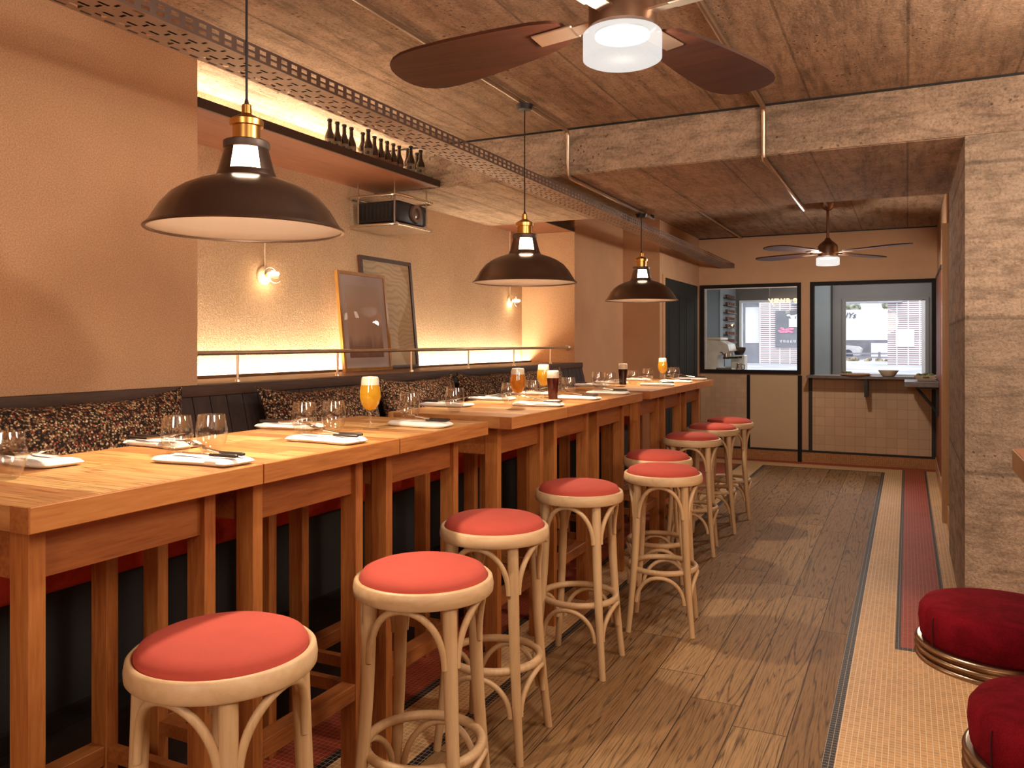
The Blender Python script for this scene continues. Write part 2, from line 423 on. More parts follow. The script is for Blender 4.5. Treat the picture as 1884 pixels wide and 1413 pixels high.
M['stout'] = liquid('dark_red_ale', (0.16, 0.016, 0.010), 0.6, (0.30, 0.02, 0.012))
M['porter'] = liquid('black_porter', (0.06, 0.012, 0.010), 0.5, (0.12, 0.015, 0.01))
M['foam'] = plain('beer_foam', (0.90, 0.78, 0.62), 0.8, 0, 0.03, 60, 0.2, 300)
M['napkin'] = fabric('white_linen', (0.90, 0.86, 0.80), 0.1, 600, 0.02)
M['handle'] = plain('dark_cutlery_handle', (0.030, 0.018, 0.014), 0.35)
M['silver'] = plain('cutlery_steel', (0.85, 0.80, 0.74), 0.15, 1.0)
def speckle():
    t = NT('speckled_cushion_fabric')
    v = t.voro(150); v2 = t.voro(150)
    c = t.ramp(t.sep(v.outputs['Color'])[0], [(0.0, (0.022,0.012,0.010)), (0.30, (0.035,0.016,0.013)), (0.42, (0.17,0.085,0.042)), (0.64, (0.40,0.25,0.135)), (0.80, (0.58,0.41,0.24)), (0.9, (0.28,0.05,0.025)), (1.0, (0.03,0.014,0.014))], 'CONSTANT')
    e = t.ramp(v.outputs['Distance'], [(0.32, 1.0), (0.62, 0.3)])
    t.col(t.mix(1.0, c, e, 'MULTIPLY')).set(Roughness=0.85, Specular_IOR_Level=0.2)
    t.bump(v.outputs['Distance'], 0.35, 0.003); return t.m
M['speckle'] = speckle()
M['bottle'] = plain('brown_bottle_glass', (0.022, 0.008, 0.004), 0.08, 0, var=0.1, Coat_Weight=0.6)
M['bottlelabel'] = plain('beige_paper_label', (0.23, 0.16, 0.10), 0.7, var=0.25, sc=90)
M['labeldark'] = plain('dark_label_print', (0.03, 0.022, 0.02), 0.6)
M['labelred'] = plain('brown_paper_label', (0.17, 0.07, 0.035), 0.7, var=0.2, sc=80)
M['black'] = plain('black_metal', (0.020, 0.018, 0.018), 0.45, 0.3)
M['blackplastic'] = plain('black_projector_plastic', (0.018, 0.020, 0.024), 0.4)
M['lens'] = plain('projector_lens_glass', (0.20, 0.13, 0.10), 0.25, 0.3)
M['goldframe'] = wood('gold_wood_frame', (0.36,0.155,0.03), (0.47,0.22,0.05), (0.55,0.28,0.075), 2, 6, 12, 0.35)
M['darkframe'] = wood('dark_brown_frame', (0.045,0.016,0.010), (0.075,0.028,0.018), (0.10,0.04,0.025), 2, 6, 12, 0.4)
M['mat'] = plain('grey_lilac_mat', (0.60, 0.50, 0.47), 0.9, 0, 0.02)
def art_fade():
    t = NT('faded_abstract_print'); X = t.sep()
    z = X[2]
    n = t.noise(10, 5, 0.6, vec=t.mapped((1, 1, 0.25)))
    zz = t.math('ADD', z, t.math('MULTIPLY', t.math('SUBTRACT', n, 0.5), 0.26))
    c = t.ramp(t.math('DIVIDE', zz, 0.42), [(0.0, (0.24,0.12,0.10)), (0.16, (0.34,0.20,0.155)), (0.32, (0.54,0.38,0.28)), (0.6, (0.64,0.45,0.33)), (1.0, (0.58,0.46,0.37))])
    t.col(c).set(Roughness=0.8); return t.m
def art_wave():
    t = NT('cream_relief_paper'); X = t.sep()
    n = t.noise(2.2, 3, 0.5)
    w = t.math('SINE', t.math('ADD', t.math('MULTIPLY', X[2], 190.0), t.math('MULTIPLY', n, 60.0)))
    msk = t.ramp(t.math('ADD', t.math('MULTIPLY', X[2], 1.6), t.math('MULTIPLY', X[1], 0.8)), [(0.45, 0.0), (0.6, 1.0)])
    b = t.ramp(t.math('ADD', t.math('MULTIPLY', X[1], 1.4), t.math('MULTIPLY', t.math('SINE', t.math('MULTIPLY', X[2], 9.0)), 0.12)), [(0.60, (0.80,0.66,0.46)), (0.62, (0.64,0.47,0.28))])
    ln = t.math('MULTIPLY', t.ramp(w, [(0.0, 0.0), (1.0, 1.0)]), msk)
    t.col(t.mix(t.math('MULTIPLY', ln, 0.35), b, (0.42, 0.30, 0.17))).set(Roughness=0.85)
    t.bump(ln, 0.6, 0.004); return t.m
M['artfade'] = art_fade(); M['artwave'] = art_wave()
M['doordark'] = plain('dark_green_grey_paint', (0.022, 0.022, 0.018), 0.75, 0, 0.05, Specular_IOR_Level=0.2)
M['doorgroove'] = plain('dark_groove', (0.012, 0.011, 0.010), 0.6)
M['jamb'] = wood('pale_varnished_jamb', (0.48,0.31,0.16), (0.58,0.40,0.22), (0.66,0.48,0.28), 2, 5, 16, 0.22)
M['hatch'] = plain('beige_panel', (0.56, 0.39, 0.23), 0.6, 0, 0.02, 2)
M['blackframe'] = plain('black_window_frame', (0.013, 0.009, 0.008), 0.7, 0.0, Specular_IOR_Level=0.2)
M['counter'] = plain('grey_stone_counter', (0.12, 0.095, 0.085), 0.35, 0, 0.1, 20)
M['cream'] = plain('cream_ceramic', (0.80, 0.66, 0.48), 0.25, 0, 0.02)
M['board'] = wood('serving_board', (0.34,0.15,0.06), (0.46,0.23,0.10), (0.55,0.30,0.15), 0, 5, 10, 0.5)
M['salad'] = plain('salad_leaves', (0.16, 0.20, 0.045), 0.6, 0, 0.5, 40)
M['saladred'] = plain('orange_vegetable', (0.50, 0.20, 0.05), 0.6, 0, 0.3, 40)
M['flat'] = plain('baked_flatbread', (0.50, 0.24, 0.09), 0.7, 0, 0.25, 40)
M['bartop'] = wood('walnut_bar_top', (0.13,0.04,0.02), (0.20,0.065,0.032), (0.26,0.09,0.045), 1, 5, 14, 0.35)
M['baredge'] = plain('satin_copper_edge', (0.62, 0.40, 0.22), 0.35, 0.85)
M['barpanel'] = plain('dark_bar_panel', (0.06, 0.03, 0.02), 0.5)
# front room and street
M['teal'] = plain('dark_teal_wall', (0.065, 0.075, 0.072), 0.6, 0, 0.03, 3)
M['tealpale'] = plain('grey_green_panel', (0.24, 0.26, 0.255), 0.55, 0, 0.03, 3)
M['greige'] = plain('greige_paint', (0.18, 0.155, 0.135), 0.6, 0, 0.03, 3)
M['shopfloor'] = plain('shop_floor', (0.25, 0.22, 0.19), 0.5, 0, 0.1, 6)
M['machine'] = plain('cream_steel_machine', (0.84, 0.78, 0.68), 0.25, 0.15)
M['white'] = plain('white_paint', (0.86, 0.86, 0.86), 0.6, 0, 0.02)
M['pave'] = plain('pale_pavement', (0.50, 0.50, 0.54), 0.9, 0, 0.15, 1.2)
def facade():
    t = NT('white_slatted_cladding'); X = t.sep()
    u = t.math('FRACT', t.math('DIVIDE', X[2], 0.044)); v = t.math('FRACT', t.math('DIVIDE', X[0], 0.215))
    g = t.math('MULTIPLY', t.math('LESS_THAN', u, 0.46), t.math('GREATER_THAN', v, 0.10))
    nz = t.ramp(t.noise(3, 4), [(0.3, 0.9), (0.7, 1.1)])
    c = t.mix(g, (0.88, 0.86, 0.86), (0.28, 0.17, 0.19))
    t.col(t.mix(1.0, c, nz, 'MULTIPLY')).set(Roughness=0.8); return t.m
M['facade'] = facade()
M['greydoor'] = plain('grey_street_door', (0.34, 0.34, 0.38), 0.5, 0, 0.1, 2)
M['poster'] = plain('dark_shop_window', (0.22, 0.22, 0.245), 0.4, 0, 0.1, 2)
M['pink'] = plain('pink_petals', (0.80, 0.28, 0.42), 0.6, 0, 0.15, 30)
M['greywall'] = plain('grey_street_wall', (0.24, 0.235, 0.26), 0.7, 0, 0.12, 3)
M['leaf'] = plain('distant_foliage', (0.26, 0.27, 0.20), 0.8, 0, 0.5, 6)
M['scrub'] = plain('roadside_scrub', (0.36, 0.30, 0.20), 0.9, 0, 0.5, 8)
M['carwhite'] = plain('pale_car_paint', (0.72, 0.70, 0.70), 0.3, 0.1)
M['carglass'] = plain('dark_car_glass', (0.10, 0.10, 0.12), 0.1)
M['signglow'] = glow('neon_sign_tube', (1.0, 0.78, 0.48), 1.6)
M['metalbar'] = plain('pale_metal', (0.75, 0.70, 0.66), 0.35, 0.5)

# ------------------------------------------------------------------ room shell
CZ = 2.655
XW, XN = -2.70, -3.225           # near wall plane, niche back plane
YB = 10.0
struct('floor', MB().box(-1.435,-4.2,-0.05, -0.2556, 9.51, 0.0), M['floor'], 'brown oak plank floor along the aisle')
bases = [('trim_1', 'redmos', -3.3,-4.2,-1.74,9.51, 'red mosaic floor strip under the tables'),
 ('trim_2', 'blackmos', -1.74,-4.2,-1.70,9.51, 'black mosaic line between red and tan mosaic under the tables'),
 ('trim_3', 'tan', -1.70,-4.2,-1.475,9.51, 'tan mosaic floor strip under the table fronts'),
 ('trim_4', 'blackmos', -1.475,-4.2,-1.435,9.55, 'black mosaic line along the left of the oak floor'),
 ('trim_5', 'blackmos', -0.2556,-4.2,-0.2175,9.55, 'black mosaic line along the right of the oak floor'),
 ('trim_6', 'tan', -0.2175,-4.2,-0.0517,9.81, 'tan mosaic floor strip left of the red band'),
 ('trim_7', 'blackmos', -0.0517,4.06,-0.029,9.81, 'black mosaic line left of the red band'),
 ('trim_8', 'redmos', -0.029,4.10,0.16,9.81, 'red mosaic band along the right wall'),
 ('trim_9', 'blackmos', 0.16,4.06,0.18,9.81, 'black mosaic line right of the red band'),
 ('trim_10', 'tan', 0.18,4.06,0.30,9.81, 'tan mosaic floor strip against the right wall'),
 ('trim_11', 'blackmos', -0.029,4.06,0.16,4.10, 'black mosaic line closing the near end of the red band'),
 ('trim_12', 'tan', -0.0517,-4.2,2.7,4.06, 'tan mosaic floor by the bar stools'),
 ('trim_13', 'tan', 0.30,4.06,2.7,4.6, 'tan mosaic floor behind the column'),
 ('trim_14', 'blackmos', -1.435,9.51,-0.2556,9.55, 'black mosaic line closing the far end of the oak floor'),
 ('trim_15', 'tan', -3.3,9.55,-0.2175,9.81, 'tan mosaic floor strip before the back wall'),
 ('trim_16', 'redmos', -3.3,9.81,0.30,10.0, 'red mosaic floor strip along the back wall'),
 ('trim_17', 'tan', -3.3,9.51,-1.475,9.55, 'thin tan mosaic floor strip in the far left corner')]
for nm, mt, x0,y0,x1,y1, lb in bases:
    struct(nm, MB().box(x0,y0,-0.05,x1,y1,0.0), M[mt], lb)

struct('wall_left', MB().box(-3.3,-4.2,0,XW,2.519,CZ), M['wall'], 'plain tan plaster wall at the near left')
struct('wall_niche', MB().box(-3.3,2.519,0,XN,6.854,CZ), M['wall_rough'], 'rough plaster back of the lit wall niche')
struct('wall_pillar', MB().box(-3.3,6.854,0,XW,8.24,CZ).box(-3.3,8.24,0,-2.303,10.1,CZ), M['wall'], 'tan plaster wall between niche and dark door')
wb = MB()
wb.box(-2.303,YB,0,0.35,YB+0.1,1.016).box(-2.303,YB,2.083,0.35,YB+0.1,2.75)
wb.box(-2.303,YB,1.016,-2.283,YB+0.1,2.083).box(-1.115,YB,1.016,-1.0135,YB+0.1,2.083).box(0.277,YB,1.016,0.35,YB+0.1,2.083)
struct('wall_back', wb, M['wall'], 'tan plaster back wall with two window openings')
struct('wall_right', MB().box(0.288,6.19,0,0.40,10.1,CZ), M['wall'], 'tan plaster wall at the far right')
struct('wall_column', MB().box(0.25,4.52,0,2.7,6.19,CZ), M['column'], 'rough concrete column and wall at the right')
struct('wall_bar', MB().box(2.6,-4.2,0,2.75,4.52,CZ), M['wall'])
struct('wall_rear', MB().box(-3.3,-4.3,0,2.75,-4.2,CZ), M['wall'])
struct('ceiling', MB().box(-3.3,-4.3,CZ,2.75,10.1,CZ+0.12), M['ceiling'], 'board marked concrete ceiling')
struct('beam', MB().box(-3.3,4.51,2.385,2.7,6.19,CZ), M['beam'], 'wide rough concrete ceiling beam')
# soffit boards read as their own plane (board marks along the room)
struct('ceiling_soffit', MB().box(-3.225,4.525,2.381,0.25,6.19,2.386), M['ceiling'], 'underside of the wide concrete beam')
# dark joints as thin black strips along the ceiling edges
struct('trim_18', MB().box(-3.2,4.500,2.645,2.6,4.512,2.655), M['black'], 'dark joint where the beam meets the near ceiling')
struct('trim_19', MB().box(-2.303,9.985,2.643,0.288,10.0,2.655), M['black'], 'dark joint along the top of the back wall')
# right wall red tile and jamb
struct('trim_20', MB().box(0.276,8.55,0.14,0.289,10.0,2.06), M['redtile'], 'brick red tiling on the right wall by the counter')
struct('trim_21', MB().box(0.272,8.45,2.06,0.289,10.0,2.10), M['blackside'], 'black mosaic line above the red tiling')
struct('trim_22', MB().box(0.237,7.08,0,0.29,7.16,2.30), M['jamb'], 'pale varnished wooden jamb on the right wall')
struct('baseboard_right', MB().box(0.27,6.2,0,0.289,10.0,0.14), M['wall'])
# back wall tiling
struct('baseboard_back', MB().box(-2.30,9.988,0,0.288,10.001,0.115), M['skirt'], 'orange mosaic skirting along the back wall')
struct('trim_23', MB().box(-2.30,9.984,0.115,0.288,10.001,0.14), M['blackline'], 'black mosaic line above the back wall skirting')
struct('trim_24', MB().box(-0.99,9.990,0.14,0.25,10.001,0.98), M['tile'], 'square tiled panel under the right window')
struct('trim_25', MB().box(-2.283,9.992,0.14,-1.73,10.001,1.0), M['smalltile'], 'small pale tiles left of the beige hatch panel')
struct('trim_26', MB().box(-1.725,9.98,0.14,-1.69,10.001,1.0), M['blackframe'], 'black upright left of the beige hatch panel')
struct('trim_27', MB().box(-1.15,9.976,0.0,-1.105,10.001,1.0), M['blackframe'], 'black upright right of the beige hatch panel')
struct('trim_28', MB().box(-1.03,9.978,0.14,-0.99,10.001,1.0), M['blackline'], 'black mosaic upright left of the tiled panel')
struct('trim_29', MB().box(0.235,9.978,0.14,0.277,10.001,2.08), M['blackline'], 'black mosaic upright in the right corner')
d2 = struct('door_2', MB().box(-1.69,9.984,0.14,-1.15,10.001,1.0), M['hatch'], 'plain beige hatch panel below the left window')

# internal windows
def window(name, x0, x1, z0, z1, y, fr, label, mat, pane, extra=None, sill=True):
    m = MB()
    m.box(x0,y-0.03,z1-fr,x1,y+0.09,z1).box(x0,y-0.03,z0,x0+fr,y+0.09,z1-fr).box(x1-fr,y-0.03,z0,x1,y+0.09,z1-fr)
    if sill: m.box(x0+fr,y-0.03,z0,x1-fr,y+0.09,z0+fr)
    o = struct(name, m, mat, label)
    if pane:
        p = MB().box(x0+fr,y+0.02,z0+(fr if sill else 0),x1-fr,y+0.026,z1-fr).build('window_pane', M['pane'], o, smooth=False)
    return o
w1 = window('window_1', -2.283,-1.115,1.016,2.083,YB,0.042,'black framed window with the espresso machine behind it', M['blackframe'], True)
MB().box(-2.235,YB-0.005,2.03,-1.16,YB+0.012,2.042).box(-2.235,YB-0.005,1.06,-2.212,YB+0.012,2.03).build('inner_bead', M['metalbar'], w1, smooth=False)['label'] = 'thin pale metal bead inside the black frame'
w2 = window('window_2', -1.0135,0.277,0.985,2.083,YB,0.040,'black framed opening above the counter with bowls', M['blackframe'], False, sill=False)

# left wall door
d1 = struct('door_1', MB().box(-2.305,8.41,0,-2.285,9.85,2.066), M['doordark'], 'tall dark green grey panelled door in the left wall')
m = MB()
for i, (a, b) in enumerate([(8.53,8.86),(8.96,9.16),(9.27,9.60),(9.68,9.80)]):
    m.box(-2.288,a,0.15,-2.279,b,1.90, 0.003)
m.build('door_panel', M['doordark'], d1)
MB().box(-2.288,8.905,0.02,-2.282,8.917,1.95).box(-2.288,9.21,0.02,-2.282,9.222,1.95).box(-2.288,9.635,0.02,-2.282,9.647,1.95).build('door_groove', M['doorgroove'], d1, smooth=False)
struct('trim_30', MB().box(-2.305,8.33,0,-2.290,8.41,2.10).box(-2.305,9.85,0,-2.290,9.93,2.10).box(-2.305,8.41,2.066,-2.290,9.85,2.10), M['wall'], 'plaster coloured frame around the dark door')

# ledge of the niche
struct('trim_31', MB().box(-3.13,2.519,1.15,-2.72,6.854,1.203).box(-3.225,2.519,1.12,-3.13,6.854,1.165).box(-3.145,2.519,1.165,-3.13,6.854,1.218), M['ledge'], 'brown wooden ledge along the lit niche')
led = MB().box(-3.205,2.56,1.172,-3.155,6.82,1.182).build('led_strip', M['led'], smooth=False)
tag(led, 'warm light strip in the slot behind the niche ledge', 'light strip')
led2 = MB().box(-3.20,2.56,2.412,-3.15,4.46,2.418).build('led_strip', M['leddif'], smooth=False)
tag(led2, 'warm light strip on top of the bottle shelf', 'light strip')

# shelves
sh = thing('wall_shelf', 'long walnut shelf under the ceiling carrying the brown bottles', 'shelf', (-2.96,3.52,2.385))
MB().box(-0.264,-1.0,0,0.25,0.985,0.025).build('shelf_board', M['shelf'], sh, smooth=False)
MB().box(0.25,-1.0,-0.006,0.262,0.985,0.036).build('front_edge', M['shelfedge'], sh, smooth=False)['label'] = 'dark front edge'
sh2 = thing('wall_shelf', 'short walnut shelf stub beyond the concrete beam', 'shelf', (-2.96,6.52,2.385))
MB().box(-0.264,-0.325,0,0.25,0.333,0.025).build('shelf_board', M['shelf'], sh2, smooth=False)
MB().box(0.25,-0.325,-0.004,0.262,0.333,0.034).build('front_edge', M['shelfedge'], sh2, smooth=False)['label'] = 'dark front edge'

# handrail
hr = thing('handrail', 'slim metal rail on posts along the niche ledge', 'rail', (-2.75,4.7,1.203))
MB().tube([(0,-2.3,0.132),(0,2.15,0.137)], 0.0105, 12).build('rail_bar', M['nickel'], hr)
for y in (2.80,3.524,4.248,4.973,5.70,6.42):
    MB().tube([(0,y-4.7,0.0),(0,y-4.7,0.13)], 0.006, 10).lathe([(0.0,0.012),(0.011,0.010),(0.013,0.0)], 12, c=(0,y-4.7,0)).build('post', M['nickel'], hr)
MB().ball((0,2.12,0.137), 0.03, 16, (1,0.55,1)).build('end_cap', M['nickel'], hr)

# cable tray with real slots (alpha-cut metal)
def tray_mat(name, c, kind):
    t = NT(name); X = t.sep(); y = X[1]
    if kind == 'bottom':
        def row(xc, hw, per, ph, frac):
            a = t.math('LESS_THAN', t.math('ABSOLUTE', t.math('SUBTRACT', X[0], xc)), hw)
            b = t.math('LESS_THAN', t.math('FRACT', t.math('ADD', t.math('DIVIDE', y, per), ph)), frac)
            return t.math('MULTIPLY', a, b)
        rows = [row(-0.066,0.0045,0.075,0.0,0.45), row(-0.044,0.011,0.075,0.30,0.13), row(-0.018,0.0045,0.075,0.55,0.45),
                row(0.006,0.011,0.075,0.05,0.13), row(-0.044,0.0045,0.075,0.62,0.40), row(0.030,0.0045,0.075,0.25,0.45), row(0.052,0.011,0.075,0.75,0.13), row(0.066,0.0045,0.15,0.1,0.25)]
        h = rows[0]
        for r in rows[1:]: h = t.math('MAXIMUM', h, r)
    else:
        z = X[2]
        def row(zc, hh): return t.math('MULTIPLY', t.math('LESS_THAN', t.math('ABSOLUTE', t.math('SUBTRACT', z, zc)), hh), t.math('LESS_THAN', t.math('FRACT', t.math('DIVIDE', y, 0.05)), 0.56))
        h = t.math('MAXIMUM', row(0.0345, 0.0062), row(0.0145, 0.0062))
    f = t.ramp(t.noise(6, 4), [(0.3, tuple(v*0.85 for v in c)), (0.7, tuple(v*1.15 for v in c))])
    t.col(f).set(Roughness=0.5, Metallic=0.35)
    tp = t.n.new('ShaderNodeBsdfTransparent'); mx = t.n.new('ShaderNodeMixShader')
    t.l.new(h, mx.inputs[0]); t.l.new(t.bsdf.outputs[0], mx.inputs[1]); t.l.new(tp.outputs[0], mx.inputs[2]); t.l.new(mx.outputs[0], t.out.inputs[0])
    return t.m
ct = thing('cable_tray', 'long perforated metal cable tray running under the ceiling', 'cable tray', (-1.95,4.7,2.28))
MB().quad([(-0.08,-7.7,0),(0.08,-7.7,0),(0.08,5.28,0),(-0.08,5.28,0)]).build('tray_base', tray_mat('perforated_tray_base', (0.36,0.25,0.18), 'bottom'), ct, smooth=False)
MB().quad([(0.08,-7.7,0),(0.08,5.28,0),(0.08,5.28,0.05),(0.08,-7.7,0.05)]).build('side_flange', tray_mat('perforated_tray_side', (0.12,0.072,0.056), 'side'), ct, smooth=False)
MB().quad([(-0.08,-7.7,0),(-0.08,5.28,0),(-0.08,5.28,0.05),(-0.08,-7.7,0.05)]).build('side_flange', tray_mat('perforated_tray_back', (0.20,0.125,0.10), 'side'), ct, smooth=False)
MB().tube([(-0.03,-7.6,0.012),(-0.03,5.2,0.012)], 0.010, 8).tube([(0.02,-7.6,0.010),(0.02,5.2,0.010)], 0.008, 8).build('cable', M['cord'], ct)

# conduits
cd1 = MB().tube([(-1.81,-4.1,2.636),(-1.81,4.44,2.636),(-1.81,4.475,2.628),(-1.81,4.488,2.60),(-1.81,4.488,2.40),(-1.81,4.495,2.374),(-1.81,4.52,2.362),(-1.81,6.30,2.362)], 0.0115, 10).build('conduit_pipe', M['conduit'])
tag(cd1, 'steel conduit bending over the beam beside the cable tray', 'conduit pipe')
cd2 = MB().tube([(-0.69,2.08,2.636),(-0.69,4.44,2.636),(-0.69,4.475,2.628),(-0.69,4.488,2.60),(-0.69,4.488,2.40),(-0.69,4.495,2.374),(-0.69,4.52,2.362),(-0.69,6.33,2.362)], 0.0135, 10).build('conduit_pipe', M['conduit'])
tag(cd2, 'steel conduit dropping down the beam in the middle of the ceiling', 'conduit pipe')
cd3 = MB().tube([(-1.79,6.2,2.636),(-1.79,9.98,2.636)], 0.0115, 10).build('conduit_pipe', M['conduit'])
tag(cd3, 'thin steel conduit on the far ceiling left of the fan', 'conduit pipe')
cd4 = MB().tube([(-0.665,6.2,2.62),(-0.655,7.84,2.62)], 0.0115, 10).build('conduit_pipe', M['conduit'])
tag(cd4, 'short steel conduit running to the far ceiling fan', 'conduit pipe')
hk = MB().tube([(-1.81,6.24,2.655),(-1.81,6.24,2.372)], 0.006, 8).tube([(-1.83,6.24,2.372),(-1.79,6.24,2.372)], 0.012, 8).build('conduit_hanger', M['black'])
tag(hk, 'black hanger rod at the end of the left conduit', 'hanger')

# ------------------------------------------------------------------ pendants
def make_pendant(label, x, y, zr, ztop, face):
    """rim plane at zr; face = world angle towards which the lit window of the neck points"""
    t = thing('pendant_lamp', label, 'pendant lamp', (x, y, zr), 0, 'dark dome pendants over the tables')
    R0 = 0.27
    outer = [(R0,0.0),(R0,0.004),(0.262,0.010),(0.250,0.030),(0.232,0.060),(0.205,0.092),(0.172,0.115),(0.135,0.132),(0.105,0.142),(0.085,0.148),(0.082,0.152)]
    inner = [(r-0.003 if i else r, z-0.003 if i else z) for i, (r, z) in enumerate(outer)]
    MB().lathe(outer, 64).build('shade', M['shade'], t, ang=60)
    sh_in = MB().lathe([(R0-0.001,0.001)]+inner[2:], 64).build('shade_lining', M['enamel'], t, ang=60); sh_in['label'] = 'pale enamel lining'
    MB().lathe([(R0+0.002,-0.003),(R0+0.004,0.0),(R0+0.002,0.004),(R0-0.006,0.003),(R0-0.006,-0.002)], 64, close=True).build('rim', M['shade'], t)
    # neck with windows
    h = 0.085; r1, r2 = 0.081, 0.060
    nk = MB()
    w = R(33)
    for k in range(3):
        a = face + k*2*PI/3 + w
        b = face + (k+1)*2*PI/3 - w
        nk.lathe([(r1,0.148),(r1-0.002,0.16),(r2,0.148+h),(r2-0.003,0.148+h),(r1-0.006,0.16),(r1-0.004,0.148)], 10, a, b, close=True)
    nk.lathe([(r1+0.003,0.146),(r1+0.002,0.153),(r1-0.003,0.166),(r1-0.007,0.166),(r1-0.004,0.148)], 48, close=True)
    nk.build('neck', M['shade'], t)
    MB().lathe([(r1-0.009,0.155),(r2-0.007,0.148+h)], 40).build('lamp_glass', M['neckglass'], t)['label'] = 'ribbed glass behind the neck windows'
    z = 0.148+h
    MB().lathe([(0.0,z-0.002),(0.062,z-0.004),(0.064,z),(0.064,z+0.016),(0.060,z+0.019),(0.0,z+0.019)], 40).build('collar', M['collar'], t)
    MB().lathe([(0.038,z+0.018),(0.038,z+0.060),(0.046,z+0.062),(0.047,z+0.078),(0.040,z+0.083),(0.028,z+0.090),(0.015,z+0.096),(0.0135,z+0.098),(0.0135,z+0.122),(0.010,z+0.125),(0.0,z+0.125)], 36).build('lamp_socket', M['brass'], t)['label'] = 'brass lamp socket'
    MB().tube([(0,0,z+0.12),(0,0,z+0.14)], [0.008,0.004], 10).tube([(0,0,z+0.12),(0,0,ztop-zr-0.01)], 0.0035, 8).build('cord', M['cord'], t)
    MB().lathe([(0.0,-0.03),(0.035,-0.025),(0.045,0.0)], 24, c=(0,0,ztop-zr)).build('ceiling_rose', M['black'], t)
    MB().lathe([(0.0,0.172),(0.018,0.176),(0.026,0.19),(0.022,0.208),(0.012,0.22),(0.0,0.225)], 20).build('bulb', M['bulb'], t)
    ld = bpy.data.lights.new('pendant_light', 'SPOT'); ld.energy = PEND_W; ld.color = (1.0, 0.82, 0.60); ld.shadow_soft_size = 0.035
    ld.spot_size = R(122); ld.spot_blend = 0.9
    lo = bpy.data.objects.new('pendant_light', ld); COL.objects.link(lo); lo.parent = t; lo.location = (0,0,0.138)
    l2 = bpy.data.lights.new('pendant_glow', 'POINT'); l2.energy = 2.2; l2.color = (1.0, 0.80, 0.60); l2.shadow_soft_size = 0.04
    lo = bpy.data.objects.new('pendant_glow', l2); COL.objects.link(lo); lo.parent = t; lo.location = (0,0,0.10)
    return t
PEND_W = 62
def face_cam(x, y): return math.atan2(-y, -x)
p1 = (-1.69, 1.755); p2 = (-1.80, 3.86); p3 = (-1.805, 5.95)
make_pendant('nearest and largest looking dark dome pendant over the near tables', *p1, 1.70, 2.623, face_cam(*p1)-0.05)
make_pendant('middle dark dome pendant before the short shelf stub', *p2, 1.695, 2.623, face_cam(*p2)+0.15)
make_pendant('farthest dark dome pendant before the dark door', *p3, 1.70, 2.350, face_cam(*p3)+0.15)

# ------------------------------------------------------------------ ceiling fans
def make_fan(label, x, y, angs, zl, watt, pit=(9,9,9,9)):
    t = thing('ceiling_fan', label, 'ceiling fan', (x, y, zl), 0, 'four bladed ceiling fans')
    top = CZ - zl
    MB().lathe([(0.0,0.004),(0.092,0.0),(0.100,0.004),(0.100,0.066),(0.096,0.070),(0.0,0.070)], 48).build('light_drum', M['drum'], t)['label'] = 'frosted white light drum'
    MB().lathe([(0.0,0.060),(0.070,0.060),(0.070,0.066),(0.0,0.066)], 36).build('light_core', M['drumcore'], t)
    MB().lathe([(0.0,0.070),(0.070,0.070),(0.086,0.082),(0.086,0.165),(0.082,0.180),(0.060,0.205),(0.030,0.228),(0.018,0.25),(0.0,0.25)], 48).build('motor_housing', M['fanmetal'], t)
    MB().tube([(0,0,0.245),(0,0,top-0.05)], 0.0125, 16).build('downrod', M['fanmetal'], t)
    MB().lathe([(0.014,-0.075),(0.035,-0.065),(0.055,-0.03),(0.06,0.0)], 32, c=(0,0,top)).build('canopy', M['fanmetal'], t)
    for a, pt in zip(angs, pit):
        M3 = Matrix.Rotation(a, 4, 'Z') @ Matrix.Translation((0,0,0.118)) @ Matrix.Rotation(R(pt), 4, 'X')
        o = []
        Lr, Lt = 0.17, 0.80
        prof = [(0.165,0.0),(0.168,0.022),(0.178,0.042),(0.20,0.056),(0.25,0.070),(0.34,0.084),(0.44,0.096),(0.54,0.106),(0.64,0.111),(0.70,0.107),(0.74,0.096),(0.77,0.078),(0.79,0.050),(0.798,0.024),(0.80,0.0)]
        o = [(px, w) for px, w in prof] + [(px, -w) for px, w in reversed(prof[1:-1])]
        b = MB().prism(o, -0.005, 0.005).xf(M3).build('blade', M['blade'], t)
        br = MB().box(0.075,-0.020,-0.012,0.15,0.020,-0.006).box(0.14,-0.028,-0.012,0.27,0.028,-0.006,0.002).xf(M3).build('blade_bracket', M['nickel'], t)
        br['label'] = 'nickel blade bracket'
    ld = bpy.data.lights.new('fan_light', 'POINT'); ld.energy = watt; ld.color = (1.0, 0.90, 0.78); ld.shadow_soft_size = 0.06
    lo = bpy.data.objects.new('fan_light', ld); COL.objects.link(lo); lo.parent = t; lo.location = (0,0,0.034)
    return t
FAN_W = 92
make_fan('near ceiling fan whose mahogany blades span the top of the photo', -0.655, 1.994, [R(a) for a in (168, 75.5, -12, 258)], 2.10, FAN_W*0.68, (12,-4,9,9))
make_fan('far ceiling fan hanging before the two back windows', -0.653, 7.92, [R(25.9+a) for a in (122, 212, 302, 32)], 2.085, FAN_W*1.35, (4,4,4,4))

